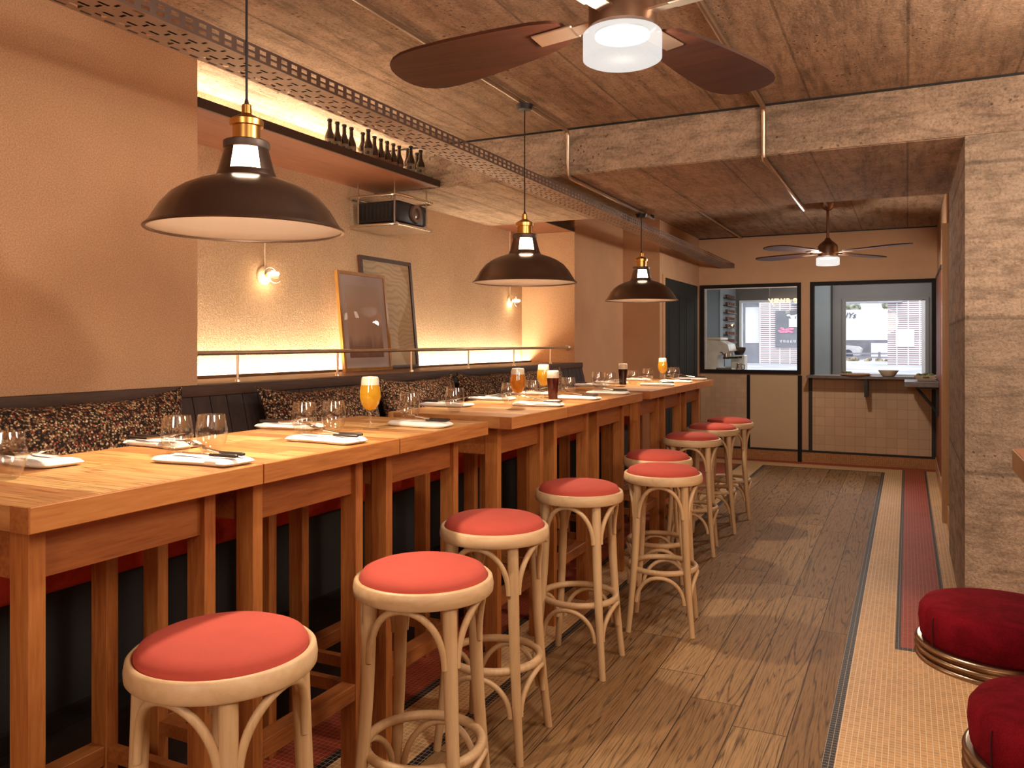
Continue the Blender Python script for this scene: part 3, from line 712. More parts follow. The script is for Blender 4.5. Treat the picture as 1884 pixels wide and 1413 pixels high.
# ------------------------------------------------------------------ projector in its cage
cg = thing('projector_cage', 'steel rod cage holding the projector below the shelf', 'projector cage', (-3.0,4.42,2.11))
def ring(x0,x1,y0,y1,z,r=0.008,c=0.05):
    pts = []
    for cx, cy, a0 in ((x1-c,y1-c,0),(x0+c,y1-c,90),(x0+c,y0+c,180),(x1-c,y0+c,270)):
        for k in range(6):
            a = R(a0+k*18); pts.append((cx+c*math.cos(a), cy+c*math.sin(a), z))
    return pts
MB().tube(ring(-0.20,0.18,-0.22,0.22,0.19), 0.009, 10, closed=True).build('top_ring', M['steel'], cg)
cb = MB().tube(ring(-0.20,0.18,-0.22,0.22,0.008), 0.008, 10, closed=True)
cb.box(-0.19,-0.21,0.0,0.17,0.21,0.006)
cb.build('base_plate', M['steel'], cg)
for x, y, zt in ((0.145,-0.20,0.275),(-0.13,-0.20,0.275),(0.145,0.17,0.271),(-0.13,0.17,0.271)):
    MB().tube([(x,y,0.0),(x,y,zt)], 0.0055, 8).build('hanging_rod', M['steel'], cg)
pj = thing('projector', 'black projector in the steel cage below the shelf', 'projector', (-3.03,4.44,2.122))
MB().box(-0.15,-0.165,0.022,0.165,0.165,0.155,0.012,2).build('body', M['blackplastic'], pj)
vm = MB()
for k in range(9): vm.box(-0.13+k*0.03,-0.168,0.04,-0.115+k*0.03,-0.163,0.135)
vm.build('vent_grille', M['black'], pj, smooth=False)
MB().lathe([(0.0,0.012),(0.026,0.010),(0.034,0.007),(0.036,0.020),(0.058,0.020),(0.063,0.0)], 32).xf(Matrix.Translation((0.160,0.03,0.09)) @ Matrix.Rotation(PI/2,4,'Y')).build('lens_ring', M['lens'], pj)
MB().box(0.163,0.06,0.12,0.168,0.15,0.132).build('control_strip', M['black'], pj, smooth=False)
for x, y in ((-0.12,-0.13),(0.13,-0.13),(-0.12,0.13),(0.13,0.13)):
    MB().tube([(x,y,-0.004),(x,y,0.024)], 0.012, 10).build('foot', M['steel'], pj)

# ------------------------------------------------------------------ bottles
def make_bottle(label, loc, kind):
    t = thing('beer_bottle', label, 'bottle', loc, 0, 'brown bottles on the high shelf')
    MB().lathe([(0.0,0.0),(0.024,0.0),(0.027,0.004),(0.027,0.098),(0.024,0.113),(0.016,0.132),(0.012,0.145),(0.0105,0.182),(0.0125,0.184),(0.0125,0.189),(0.0,0.189)], 20).build('bottle_body', M['bottle'], t)
    MB().lathe([(0.0135,0.184),(0.014,0.190),(0.0125,0.197),(0.0,0.198)], 16).build('cap', M['black'], t)
    a = math.atan2(-loc[1], -loc[0])
    if kind == 0:
        MB().lathe([(0.0274,0.030),(0.0274,0.085)], 16, a-1.2, a+1.2).build('paper_label', M['bottlelabel'], t)
        em = MB().lathe([(0.0277,0.050),(0.0277,0.070)], 8, a-0.3, a+0.25).build('label_emblem', M['labeldark'], t)
        MB().lathe([(0.0114,0.150),(0.0109,0.172)], 12).build('neck_label', M['bottlelabel'], t)
    else:
        MB().lathe([(0.0274,0.010),(0.0274,0.080)], 16, a-1.2, a+1.2).build('paper_label', M['labelred'], t)
        MB().lathe([(0.0114,0.150),(0.0109,0.176)], 12).build('neck_label', M['labelred'], t)
    return t
SZ = 2.41
bl = [(3.584,-2.85,0,'leftmost bottle of the whole row on the high shelf'),(3.650,-2.85,0,'second bottle from the left of the first group of four'),
      (3.712,-2.85,0,'third bottle from the left of the first group of four'),(3.777,-2.85,0,'fourth and last bottle of the first group, before the gap'),
      (3.899,-2.86,0,'bottle at the back just right of the gap in the row'),(3.856,-2.79,0,'pale labelled bottle at the front just right of the gap'),
      (4.0,-2.85,1,'first of the five evenly spaced brown labelled bottles'),(4.066,-2.85,1,'second of the five evenly spaced brown labelled bottles'),
      (4.132,-2.85,1,'middle of the five evenly spaced brown labelled bottles'),(4.198,-2.85,1,'fourth of the five evenly spaced brown labelled bottles'),
      (4.262,-2.85,1,'last of the five evenly spaced brown labelled bottles'),(4.357,-2.85,0,'pale labelled bottle at the back of the second last pair'),
      (4.302,-2.79,0,'pale labelled bottle at the front of the second last pair'),(4.468,-2.85,0,'bottle at the back of the rightmost pair on the shelf'),
      (4.417,-2.79,0,'bottle at the front of the rightmost pair on the shelf')]
for y, x, k, lb in bl:
    make_bottle(lb, (x, y, SZ), k)

# ------------------------------------------------------------------ wall sconces
def make_sconce(label, y, zc):
    t = thing('wall_sconce', label, 'wall lamp', (XN, y, zc), 0, 'small round wall lamps in the niche')
    Ry = Matrix.Rotation(PI/2, 4, 'Y')
    MB().lathe([(0.0,0.018),(0.040,0.016),(0.052,0.008),(0.054,0.0)], 32).xf(Ry).build('backplate', M['sconce'], t)
    MB().tube([(0.015,0,0.004),(0.032,0,0.006)], 0.012, 14).build('lamp_holder', M['brass'], t)
    MB().tube([(0.030,0,0.006),(0.034,0,0.006),(0.100,0,0.006),(0.108,0,0.006)], [0.008,0.011,0.011,0.006], 14).build('tube_bulb', M['tubeglow'], t)
    MB().ball((0.066,0,0.0), 0.055, 24).build('glass_globe', M['glass'], t)
    MB().tube([(0.006,0,0.04),(0.006,0,2.385-zc)], 0.0045, 8).build('cable', M['sconce'], t)
    ld = bpy.data.lights.new('sconce_light', 'POINT'); ld.energy = 1.1; ld.color = (1.0, 0.72, 0.40); ld.shadow_soft_size = 0.02
    lo = bpy.data.objects.new('sconce_light', ld); COL.objects.link(lo); lo.parent = t; lo.location = (0.07,0,-0.02)
make_sconce('round glowing wall lamp left of the leaning pictures', 3.48, 1.755)
make_sconce('round glowing wall lamp near the right corner of the niche', 6.59, 1.752)

# ------------------------------------------------------------------ leaning pictures
def make_picture(name, label, y0, y1, z0, z1, xb, xt, fmat, fw, kind):
    W = y1-y0; H = math.hypot(z1-z0, xb-xt)
    t = thing(name, label, 'picture', (xb, y0, z0))
    t.rotation_euler = (0, -math.atan2(xb-xt, z1-z0), 0)
    D = 0.022
    m = MB().box(-D,0,0,0,fw,H).box(-D,W-fw,0,0,W,H).box(-D,fw,0,0,W-fw,fw).box(-D,fw,H-fw,0,W-fw,H)
    m.build('frame', fmat, t, smooth=False)
    if kind == 'fade':
        MB().box(-0.016,fw,fw,-0.010,W-fw,H-fw).build('mount', M['mat'], t, smooth=False)
        a = MB().box(-0.010,0,0,-0.008,W-2*0.075,H-2*0.085).build('print', M['artfade'], t, smooth=False); a.location = (0,0.075,0.085)
    else:
        a = MB().box(-0.016,0,0,-0.010,W-2*fw,H-2*fw).build('print', M['artwave'], t, smooth=False); a.location = (0,fw,fw)
    MB().box(-0.005,fw,fw,-0.0035,W-fw,H-fw).build('glazing', M['picglass'], t, smooth=False)
make_picture('framed_picture', 'smaller gold framed faded print leaning in the niche', 4.03, 4.54, 1.204, 1.83, -3.085, -3.15, M['goldframe'], 0.020, 'fade')
make_picture('framed_picture', 'taller dark framed cream relief picture behind the gold one', 4.316, 4.92, 1.204, 1.952, -3.118, -3.190, M['darkframe'], 0.026, 'wave')

# ------------------------------------------------------------------ bench and platform
struct('trim_32', MB().box(XW,-1.5,0,-2.02,6.95,0.33), M['darkboard'], 'dark boarded step under the bench')
bn = thing('banquette', 'long built-in bench with red seat along the left wall', 'bench', (-2.4,2.7,0.33))
Y0, Y1 = -4.0, 4.26
MB().box(-0.28,Y0,0,0.21,Y1,0.36).build('base', M['benchblack'], bn, smooth=False)['label'] = 'black fabric bench front'
MB().box(-0.29,Y0,0.36,0.30,Y1,0.455,0.035,4).build('seat_cushion', M['seatred'], bn)
bb = MB()
y = Y0
def bx(z): return -0.175 - (z-0.44)*0.24
while y < Y1-0.01:
    y2 = min(y+0.094, Y1)
    v = [(bx(0.44)-0.03,y+0.0025,0.44),(bx(0.44),y+0.0025,0.44),(bx(0.83),y+0.0025,0.83),(bx(0.83)-0.03,y+0.0025,0.83)]
    w = [(px,y2-0.0025,pz) for px,_,pz in v]
    bm = bb.bm; A = [bm.verts.new(p) for p in v]; B = [bm.verts.new(p) for p in w]
    bm.faces.new(A); bm.faces.new(list(reversed(B)))
    for i in range(4): bm.faces.new((A[i],B[i],B[(i+1)%4],A[(i+1)%4]))
    y = y2
bb.build('backrest_boards', M['backboard'], bn, smooth=False)
MB().box(bx(0.44)-0.04,Y0,0.44,bx(0.44)-0.03,Y1,0.50).quad([(bx(0.44)-0.02,Y0,0.44),(bx(0.44)-0.02,Y1,0.44),(bx(0.83)-0.02,Y1,0.83),(bx(0.83)-0.02,Y0,0.83)]).build('backrest_core', M['doorgroove'], bn, smooth=False)
MB().box(-0.325,Y0,0.825,-0.258,Y1,0.872,0.006,2).build('top_rail', M['backwood'], bn)

# pillows
def make_pillow(label, y0, y1, h, seed):
    t = tag(MB().build('tmp', M['speckle']), label, 'cushion') if False else None
    rnd = random.Random(seed)
    W = y1-y0
    tilt = bx(0.6)
    def f(sgn):
        def g(u, v):
            a = u*2-1; b = v*2-1
            pin = 1.0
            ex = 0.93 + 0.07*(abs(b)**3); ez = 0.82 + 0.18*(abs(a)**5)
            yy = a*W/2*ex; zz = b*h/2*ez
            th = 0.085*max(0.0, (1-abs(a)**3.5))**0.55 * max(0.0, (1-abs(b)**3.0))**0.55
            th *= 0.9 + 0.25*noise.noise(Vector((a*2.2+seed, b*1.7, sgn*3)))
            dz = 0.012*noise.noise(Vector((a*2.0+seed*3, b*2.0, 0)))
            return Vector((sgn*th, yy, zz+dz))
        return g
    m = MB().grid(f(1), 34, 22).grid(f(-1), 34, 22)
    m.xf(Matrix.Rotation(R(-14), 4, 'Y'))
    o = m.build('cushion', M['speckle'], None, ang=80, loc=(-2.535, (y0+y1)/2, 0.783+h/2*0.97))
    return tag(o, label, 'cushion', 'speckled cushions along the bench')
make_pillow('nearest speckled cushion, at the left edge of the photo', 1.40, 2.34, 0.44, 1)
make_pillow('speckled cushion behind the second pair of glasses', 2.74, 3.62, 0.42, 2)
make_pillow('speckled cushion just right of the nearest beer', 3.64, 4.46, 0.43, 3)
make_pillow('speckled cushion behind the amber beer', 4.50, 5.36, 0.43, 4)
make_pillow('farthest speckled cushion, at the far end of the bench', 5.40, 6.22, 0.43, 5)

# ------------------------------------------------------------------ tables
HT = 1.077
def make_table():
    t = thing('bar_table', '', 'table', (-1.753, 0, 0), 0, 'high wooden tables in the long row')
    W, L = 0.303, 0.3022
    MB().box(-W+0.012,-L,HT-0.05,W-0.014,L,HT,0.0015).build('tabletop', M['tabletop'], t, smooth=False)
    MB().box(W-0.014,-L+0.0008,HT-0.05,W,L-0.0008,HT,0.0015).build('edge_board', M['edge'], t, smooth=False)
    MB().box(-W,-L+0.0008,HT-0.05,-W+0.012,L-0.0008,HT,0.0015).build('edge_board', M['edge'], t, smooth=False)
    MB().box(-W+0.03,-L-0.0012,HT-0.049,W-0.055,-L+0.002,HT-0.001).build('end_board', M['endgrain'], t, smooth=False)
    MB().box(W-0.055,-L-0.0018,HT-0.0495,W-0.001,-L+0.002,HT-0.0005).build('corner_block', M['backwood'] if False else M['apron'], t, smooth=False)
    zt = HT-0.05
    for sx in (1,-1):
        for sy in (-1,1):
            x1 = sx*0.206; x0 = sx*0.146
            yy = sy*0.222
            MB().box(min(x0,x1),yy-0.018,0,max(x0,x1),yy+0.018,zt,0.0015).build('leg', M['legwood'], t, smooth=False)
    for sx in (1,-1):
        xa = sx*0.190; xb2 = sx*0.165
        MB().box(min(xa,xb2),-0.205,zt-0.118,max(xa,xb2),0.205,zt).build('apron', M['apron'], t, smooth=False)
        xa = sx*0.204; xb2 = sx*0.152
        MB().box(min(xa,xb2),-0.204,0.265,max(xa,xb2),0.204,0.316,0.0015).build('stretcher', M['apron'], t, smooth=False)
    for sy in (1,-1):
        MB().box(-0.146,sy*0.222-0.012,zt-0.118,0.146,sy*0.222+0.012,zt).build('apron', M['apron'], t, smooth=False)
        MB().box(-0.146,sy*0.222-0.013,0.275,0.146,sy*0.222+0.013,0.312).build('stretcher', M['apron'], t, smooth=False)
    return t
tb = [(0.958,'nearest high table, cut by the left edge of the photo'),(1.566,'second high table from the camera, in the near run of three'),(2.174,'high table carrying the nearest pale beer, last of the near run'),
      (2.985,'high table carrying the amber beer on a stem'),(3.593,'middle high table of the second run of three, with the red ale'),(4.201,'last high table of the second run, before the second step in the row'),
      (4.978,'high table carrying the black porter in a straight glass'),(5.586,'middle high table of the farthest run'),(6.194,'farthest high table of the row, before the dark door')]
t0 = make_table()
for i, (y, lb) in enumerate(tb):
    if i == 0:
        t0.location = (-1.753, y+0.304, 0); t0['label'] = lb
    else: dup(t0, lb, (-1.753, y+0.304, 0))

# ------------------------------------------------------------------ bentwood stools
def make_stool():
    t = thing('bar_stool', '', 'stool', (0,0,0), 0, 'bentwood stools with red seats')
    MB().lathe([(0.169,0.706),(0.186,0.704),(0.190,0.709),(0.191,0.725),(0.188,0.743),(0.183,0.748),(0.178,0.748),(0.1735,0.744)], 72, close=True).build('seat_rim', M['rimw'], t, ang=50)
    MB().lathe([(0.0,0.722),(0.171,0.722),(0.173,0.742),(0.172,0.753),(0.164,0.765),(0.143,0.774),(0.10,0.779),(0.05,0.781),(0.0,0.782)], 72).build('seat_cushion', M['redfab'], t, ang=60)
    def rz(z):
        k = z/0.71
        return 0.212 - 0.056*k + 0.018*max(0, k-0.55)*0 - 0.012*math.sin(PI*k)
    for i in range(4):
        a = i*PI/2
        pts = []; rs = []
        for k in range(13):
            z = 0.71*k/12
            r = rz(z); pts.append((r*math.cos(a), r*math.sin(a), z)); rs.append(0.0135+0.0055*min(1, z/0.5))
        MB().tube(pts, rs, 14).build('leg', M['bent'], t, ang=60)
    def arch(zlow, ztop, rr, p, name):
        for i in range(4):
            a0 = i*PI/2; pts = []; rs = []
            N = 26
            for k in range(N+1):
                s = -1+2*k/N
                th = math.pi/2*(k/N)
                # superellipse arch
                ca, sa = math.cos(PI*(1-k/N)), math.sin(PI*(1-k/N))
                ux = math.copysign(abs(ca)**(2/p), ca); uz = abs(sa)**(2/p)
                ang = a0 + PI/4 + ux*(PI/4 - 0.105)
                z = zlow + (ztop-zlow)*uz
                r = rz(z) + rr*(1-0.0*uz)
                pts.append((r*math.cos(ang), r*math.sin(ang), z)); rs.append(0.0095)
            MB().tube(pts, rs, 10, flat=(1.0,1.0)).build(name, M['bent'], t, ang=60)
    arch(0.545, 0.697, 0.004, 2.0, 'arch_brace')
    MB().tube([(0.158*math.cos(2*PI*k/48), 0.158*math.sin(2*PI*k/48), 0.292) for k in range(48)], 0.0135, 12, closed=True).build('foot_ring', M['bent'], t, ang=60)
    arch(0.145, 0.272, -0.014, 2.0, 'lower_brace')
    return t
stools = [(-1.283,1.267,None,'nearest bentwood stool at the bottom left of the photo'),
 (-1.19,1.90,12,'second bentwood stool from the camera'),
 (-1.30,2.538,5,'third bentwood stool from the camera, close to the table edge'),
 (-1.279,3.30,3,'bentwood stool with a darker looking seat, fourth from the camera'),
 (-1.08,3.92,10,'bentwood stool pulled farthest out into the aisle'),
 (-1.248,4.42,20,'bentwood stool partly hidden directly behind the pulled out one'),
 (-1.295,5.42,8,'third bentwood stool from the far end of the row'),
 (-1.306,6.10,15,'second bentwood stool from the far end of the row'),
 (-1.29,6.65,12,'farthest bentwood stool, before the beige hatch panel')]
s0 = make_stool()
for i, (x, y, rot, lb) in enumerate(stools):
    if i == 0:
        s0.location = (x, y, 0); s0.rotation_euler = (0,0,math.atan2(-y,-x)+R(3)); s0['label'] = lb
    else:
        dup(s0, lb, (x, y, 0), R(56+rot-11))

# ------------------------------------------------------------------ table settings
def napkin_mesh(seed):
    rnd = random.Random(seed)
    L, W = 0.125, 0.052
    def top(sgn):
        def f(u, v):
            a = u*2-1; b = v*2-1
            ex = 1-0.05*abs(b)**4; ey = 1-0.06*abs(a)**6
            sk = 0.008*math.sin(a*2.2+seed)
            e = max(0, 1-abs(a)**10)**0.5*max(0, 1-abs(b)**8)**0.5
            h = 0.0105*e*(0.9+0.4*noise.noise(Vector((a*2.2+seed*2.1, b*1.3, seed*0.7)))) + 0.0006*e*math.sin(b*7+a*3)
            z = 0.0085 + (h if sgn > 0 else -0.0084*e)
            return Vector((a*L*ex + 0.006*b*math.sin(seed), b*W*ey + sk, z))
        return f
    return MB().grid(top(1), 36, 18).grid(top(-1), 36, 18)
nap_protos = []
def cut_knife(t):
    MB().tube([(0.035,0,0),(0.05,0,0),(0.115,0,0.0005),(0.122,0,0.0005)], [0.0045,0.0052,0.0066,0.004], 10, flat=(0.75,1)).build('handle', M['handle'], t)
    MB().prism([(0.037,-0.004),(0.037,0.004),(0.0,0.0075),(-0.06,0.009),(-0.082,0.004),(-0.088,-0.004),(-0.05,-0.006)], -0.0009, 0.0009).build('knife_blade', M['silver'], t)['label'] = 'bright steel blade'
def cut_fork(t):
    MB().tube([(0.035,0,0),(0.05,0,0),(0.115,0,0.0005),(0.122,0,0.0005)], [0.0045,0.0052,0.0066,0.004], 10, flat=(0.75,1)).build('handle', M['handle'], t)
    m = MB().tube([(0.037,0,0),(0.0,0,0.004),(-0.03,0,0.007)], [0.004,0.003,0.0035], 8)
    def bowl(u, v):
        a = u*2-1; b = v*2-1
        x = -0.058 + a*0.030; w = 0.013*(1-0.45*max(0,a)**2)*(1-0.35*max(0,-a)**4)
        return Vector((x, b*w, 0.0085+0.004*b*b+0.006*(-min(0,a))**2 + 0.004*max(0,-a)))
    m.grid(bowl, 10, 8)
    for k in range(4):
        yy = -0.0102+k*0.0068
        m.tube([(-0.080,yy*0.9,0.018),(-0.095,yy,0.022),(-0.110,yy*0.95,0.021)], [0.0022,0.002,0.0012], 6)
    m.build('fork_head', M['silver'], t)['label'] = 'bright steel fork head'
sets = [ # x, y, flip, place phrase
 (-1.60,1.512,0,'on the front of the nearest table, beside the nearest pair of glasses'),
 (-1.60,1.998,0,'on the front of the second table, before the second pair of glasses'),
 (-1.60,2.526,0,'on the front of the third table, right of the nearest beer'),
 (-1.60,3.585,0,'beside the foot of the amber beer'),
 (-1.60,4.10,0,'on the table front just right of the red ale'),
 (-1.60,4.60,0,'at the far front end of the second run of tables'),
 (-1.60,5.656,0,'on the farthest run, in front of the far pale beer'),
 (-1.60,6.175,0,'on the front of the farthest run, right of the far pale beer'),
 (-1.60,6.66,0,'at the very far end of the table row'),
 (-1.97,1.319,1,'behind the cut off glass at the left edge of the photo'),
 (-1.97,1.709,1,'on the bench side behind the nearest pair of glasses'),
 (-1.97,2.26,1,'on the bench side behind the second pair of glasses'),
 (-1.99,3.38,1,'on the bench side of the table with the amber beer'),
 (-1.99,3.86,1,'on the bench side left behind the amber beer'),
 (-1.99,4.374,1,'on the bench side behind the red ale'),
 (-1.99,5.383,1,'on the bench side left of the black porter'),
 (-1.99,5.769,1,'on the bench side behind the black porter'),
 (-1.99,6.376,1,'on the bench side of the farthest table')]
nap0 = None; kn0 = None; fk0 = None
naps = []
for i, (x, y, fl, ph) in enumerate(sets):
    rz = PI if fl else 0.0
    rz += R(random.uniform(-4, 4))
    if i < 4:
        nb = napkin_mesh(i*1.7+0.6).build('napkin', M['napkin'], None, ang=80); naps.append(nb)
    else:
        nb = naps[i % 4].copy(); COL.objects.link(nb)
    nb.location = (x, y, HT); nb.rotation_euler = (0,0,rz)
    tag(nb, 'folded white napkin ' + ph, 'napkin', 'folded white napkins on the tables')
    ca, sa = math.cos(rz), math.sin(rz)
    def off(dx, dy): return (x+ca*dx-sa*dy, y+sa*dx+ca*dy, HT+0.0245)
    lk = 'dark handled knife ' + ph; lf = 'dark handled fork ' + ph
    if i == 0:
        kn0 = thing('knife', lk, 'knife', off(0.0,-0.014), rz+R(3), 'dark handled knives on the napkins'); cut_knife(kn0)
        fk0 = thing('fork', lf, 'fork', off(-0.012,0.036), rz-R(4), 'dark handled forks on the napkins'); cut_fork(fk0)
    else:
        dup(kn0, lk, off(0.0,-0.014), rz+R(random.uniform(-2,4)))
        dup(fk0, lf, off(-0.012,0.036), rz+R(random.uniform(-5,1)))

def make_glass():
    o = MB().lathe([(0.0,0.004),(0.018,0.003),(0.021,0.0),(0.024,0.001),(0.033,0.015),(0.040,0.035),(0.0425,0.055),(0.041,0.075),(0.037,0.098),(0.0355,0.105),(0.0347,0.105),(0.036,0.098),(0.040,0.075),(0.0413,0.055),(0.039,0.036),(0.032,0.018),(0.020,0.008),(0.0,0.006)], 40).build('tumbler', M['glass'], None, ang=60)
    return o
gl = [(-1.815,1.148,'clear stemless glass cut by the left edge of the photo'),
 (-1.785,1.595,'left glass of the nearest pair of stemless glasses'),(-1.73,1.664,'right glass of the nearest pair of stemless glasses'),
 (-1.82,2.155,'left glass of the second pair of stemless glasses'),(-1.763,2.238,'right glass of the second pair of stemless glasses'),
 (-1.77,2.72,'clear stemless glass behind the fork at the end of the near run'),
 (-1.80,3.13,'clear stemless glass at the near end of the second run'),
 (-1.79,3.656,'clear stemless glass just left behind the amber beer'),(-1.79,3.94,'clear stemless glass between the amber beer and the red ale'),
 (-1.756,4.36,'clear stemless glass just right of the red ale'),
 (-1.894,5.235,'leftmost clear glass of the farthest run'),(-1.80,5.215,'clear glass beside the leftmost one of the farthest run'),
 (-1.78,5.67,'clear stemless glass just right of the black porter'),(-1.80,6.10,'clear stemless glass just left of the far pale beer'),
 (-1.72,6.42,'clear stemless glass just right of the far pale beer'),(-1.72,6.60,'last clear glass at the far end of the row')]
g0 = make_glass()
for i, (x, y, lb) in enumerate(gl):
    o = g0 if i == 0 else g0.copy()
    if i: COL.objects.link(o)
    o.location = (x, y, HT+0.0005)
    tag(o, lb, 'glass', 'clear stemless glasses on the tables')

def tulip(label, x, y, mat, sc=1.0):
    t = thing('beer_glass', label, 'beer', (x, y, HT+0.0005), 0, 'beers standing on the tables')
    k = sc
    bowl = [(0.006,0.062),(0.018,0.072),(0.030,0.090),(0.036,0.112),(0.0355,0.132),(0.031,0.155),(0.029,0.180)]
    MB().lathe([(r*k, z*k) for r, z in [(0.0,0.003),(0.030,0.002),(0.033,0.0),(0.033,0.002),(0.012,0.010),(0.006,0.018),(0.005,0.04),(0.007,0.058)]+[(r+0.0018,z) for r, z in bowl]], 36).build('glass', M['glass'], t, ang=70)
    MB().lathe([(0.0,0.066*k)]+[(r*k, z*k) for r, z in bowl[1:6]]+[(0.0,0.155*k)], 36).build('beer', mat, t, ang=70)
    MB().lathe([(0.0,0.1555*k),(0.0308*k,0.1555*k),(0.0288*k,0.180*k),(0.026*k,0.184*k),(0.0,0.186*k)], 36).build('foam', M['foam'], t, ang=60)
def pint(label, x, y, mat, sc=1.0):
    t = thing('beer_glass', label, 'beer', (x, y, HT+0.0005), 0, 'beers standing on the tables')
    MB().lathe([(0.0,0.001),(0.0245,0.0),(0.0255,0.008),(0.027,0.05),(0.0325,0.105),(0.0335,0.12),(0.0325,0.15)], 36).build('glass', M['glass'], t, ang=70)
    MB().lathe([(0.0,0.008),(0.0240,0.008),(0.0255,0.05),(0.031,0.105),(0.0318,0.118),(0.0,0.118)], 36).build('beer', mat, t, ang=70)
    MB().lathe([(0.0,0.1185),(0.0318,0.1185),(0.031,0.152),(0.028,0.157),(0.0,0.158)], 36).build('foam', M['foam'], t, ang=60)
tulip('nearest pale golden beer in a stemmed tulip glass', -1.695, 2.354, M['lager'])
tulip('amber beer in a stemmed glass in the middle of the row', -1.643, 3.449, M['amber'])
tulip('pale golden beer standing behind the red ale', -1.80, 4.106, M['lager'])
pint('dark red ale in a straight glass', -1.68, 3.955, M['stout'])
pint('black porter in a straight glass on the farthest run', -1.808, 5.517, M['porter'])
tulip('farthest golden beer in a stemmed glass, before the dark door', -1.731, 6.274, M['lager'])

# ------------------------------------------------------------------ bar counter and velvet stools
br = thing('bar_counter', 'dark bar counter with a copper edge cut by the right edge of the photo', 'counter', (0.55,0.8,0))
def rrect(x0,x1,y0,y1,c,n=6):
    o = []
    for cx, cy, a0 in ((x1-c,y1-c,0),(x0+c,y1-c,90),(x0+c,y0+c,180),(x1-c,y0+c,270)):
        for k in range(n+1):
            a = R(a0+90*k/n); o.append((cx+c*math.cos(a), cy+c*math.sin(a)))
    return o
MB().prism(rrect(-0.304,0.45,-2.6,1.72,0.03), 1.05, 1.101).build('edge_band', M['baredge'], br)['label'] = 'satin copper edge band'
MB().prism(rrect(-0.300,0.446,-2.596,1.716,0.028), 1.049, 1.1025).build('worktop', M['bartop'], br)
MB().box(0.10,-2.5,0,0.40,1.55,1.05).build('front_panel', M['barpanel'], br, smooth=False)
def make_bar_stool(label, x, y):
    t = thing('swivel_stool', label, 'stool', (x, y, 0), 0, 'crimson velvet swivel stools at the bar')
    m = MB().lathe([(0.0,0.685),(0.158,0.685),(0.166,0.70),(0.170,0.735),(0.168,0.758),(0.158,0.772),(0.135,0.778),(0.07,0.781),(0.0,0.782)], 64)
    m.build('seat_cushion', M['velvet'], t, ang=70)
    a = math.atan2(-y, -x)
    a2 = R(214)
    MB().tube([(0.1695*math.cos(a2),0.1695*math.sin(a2),0.69),(0.1712*math.cos(a2),0.1712*math.sin(a2),0.735),(0.169*math.cos(a2),0.169*math.sin(a2),0.757)], 0.0012, 6).build('seam', M['seamred'], t)
    b = []
    for k in range(3):
        z = 0.645+k*0.0165
        b += [(0.170,z),(0.176,z+0.003),(0.178,z+0.0075),(0.176,z+0.012),(0.170,z+0.0145)]
    MB().lathe([(0.0,0.645)]+b+[(0.0,0.694)], 72).build('metal_band', M['bronze'], t, ang=45)['label'] = 'ribbed bronze band'
    MB().lathe([(0.05,0.645),(0.03,0.60),(0.026,0.58),(0.026,0.04),(0.05,0.03),(0.18,0.012),(0.19,0.0)], 40).build('pedestal', M['bronze'], t)
    MB().tube([(0.15*math.cos(2*PI*k/36),0.15*math.sin(2*PI*k/36),0.28) for k in range(36)], 0.010, 8, closed=True).tube([(0,0,0.28),(0.15,0,0.28)],0.008,8).tube([(0,0,0.28),(-0.15,0,0.28)],0.008,8).build('foot_ring', M['bronze'], t)
make_bar_stool('crimson velvet swivel stool farther from the camera', 0.192, 2.17)
make_bar_stool('crimson velvet swivel stool cut by the bottom right corner', 0.262, 1.61)

# ------------------------------------------------------------------ back counter, food
ck = thing('counter_shelf', 'long grey counter shelf under the right back window', 'shelf', (-0.37,9.87,0.985))
MB().box(-0.66,-0.15,0.0,0.645,0.13,0.03,0.002).build('counter_top', M['counter'], ck, smooth=False)
MB().box(-0.06,-0.13,-0.20,-0.025,0.125,0.0).build('bracket', M['black'], ck, smooth=False)
c2 = thing('counter_shelf', 'short thick grey counter shelf against the right wall', 'shelf', (0.13,9.30,0.945))
MB().box(-0.16,-0.36,0.0,0.145,0.42,0.05,0.002).build('counter_top', M['counter'], c2, smooth=False)
MB().box(-0.06,-0.30,-0.018,0.143,-0.27,0.0).tube([(-0.05,-0.285,-0.01),(0.138,-0.285,-0.25)], 0.014, 8).box(0.12,-0.30,-0.28,0.143,-0.27,-0.01).build('bracket', M['black'], c2, smooth=False)
def bowl(label, x, y, z, r, h, fill, fmat=None, square=False):
    t = thing('bowl', label, 'bowl', (x, y, z), 0)
    n = 4 if square else 36
    a0 = PI/4
    k = 1.25 if square else 1
    MB().lathe([(0.0,0.0),(r*0.55*k,0.0),(r*0.62*k,0.004),(r*k,h),(r*0.97*k,h),(r*0.58*k,0.010),(0.0,0.008)], n, a0, a0+2*PI).build('bowl_body', M['cream'], t, ang=40)
    if fill:
        m = MB(); rnd = random.Random(5)
        for i in range(26):
            a = rnd.uniform(0, 2*PI); q = r*0.78*math.sqrt(rnd.random())
            m.ball((q*math.cos(a), q*math.sin(a), h*0.9+rnd.uniform(-0.008,0.018)), rnd.uniform(0.012,0.024), 8, (1,0.7,0.6))
        o = m.build('salad', fmat, t, ang=70); o['label'] = 'green salad'; o['kind'] = 'stuff'
    return t
bowl('plain cream bowl in the middle of the grey window counter', -0.19, 9.83, 1.0155, 0.105, 0.065, False)
bowl('cream dish filled with salad on the right wall counter', 0.155, 9.22, 0.9955, 0.115, 0.06, True, M['salad'], True)
bd = thing('serving_board', 'flat wooden board with food left on the window counter', 'board', (-0.52,9.83,1.0155))
MB().lathe([(0.0,0.0),(0.14,0.0),(0.165,0.012),(0.165,0.018),(0.0,0.018)], 36).build('board_body', M['board'], bd)
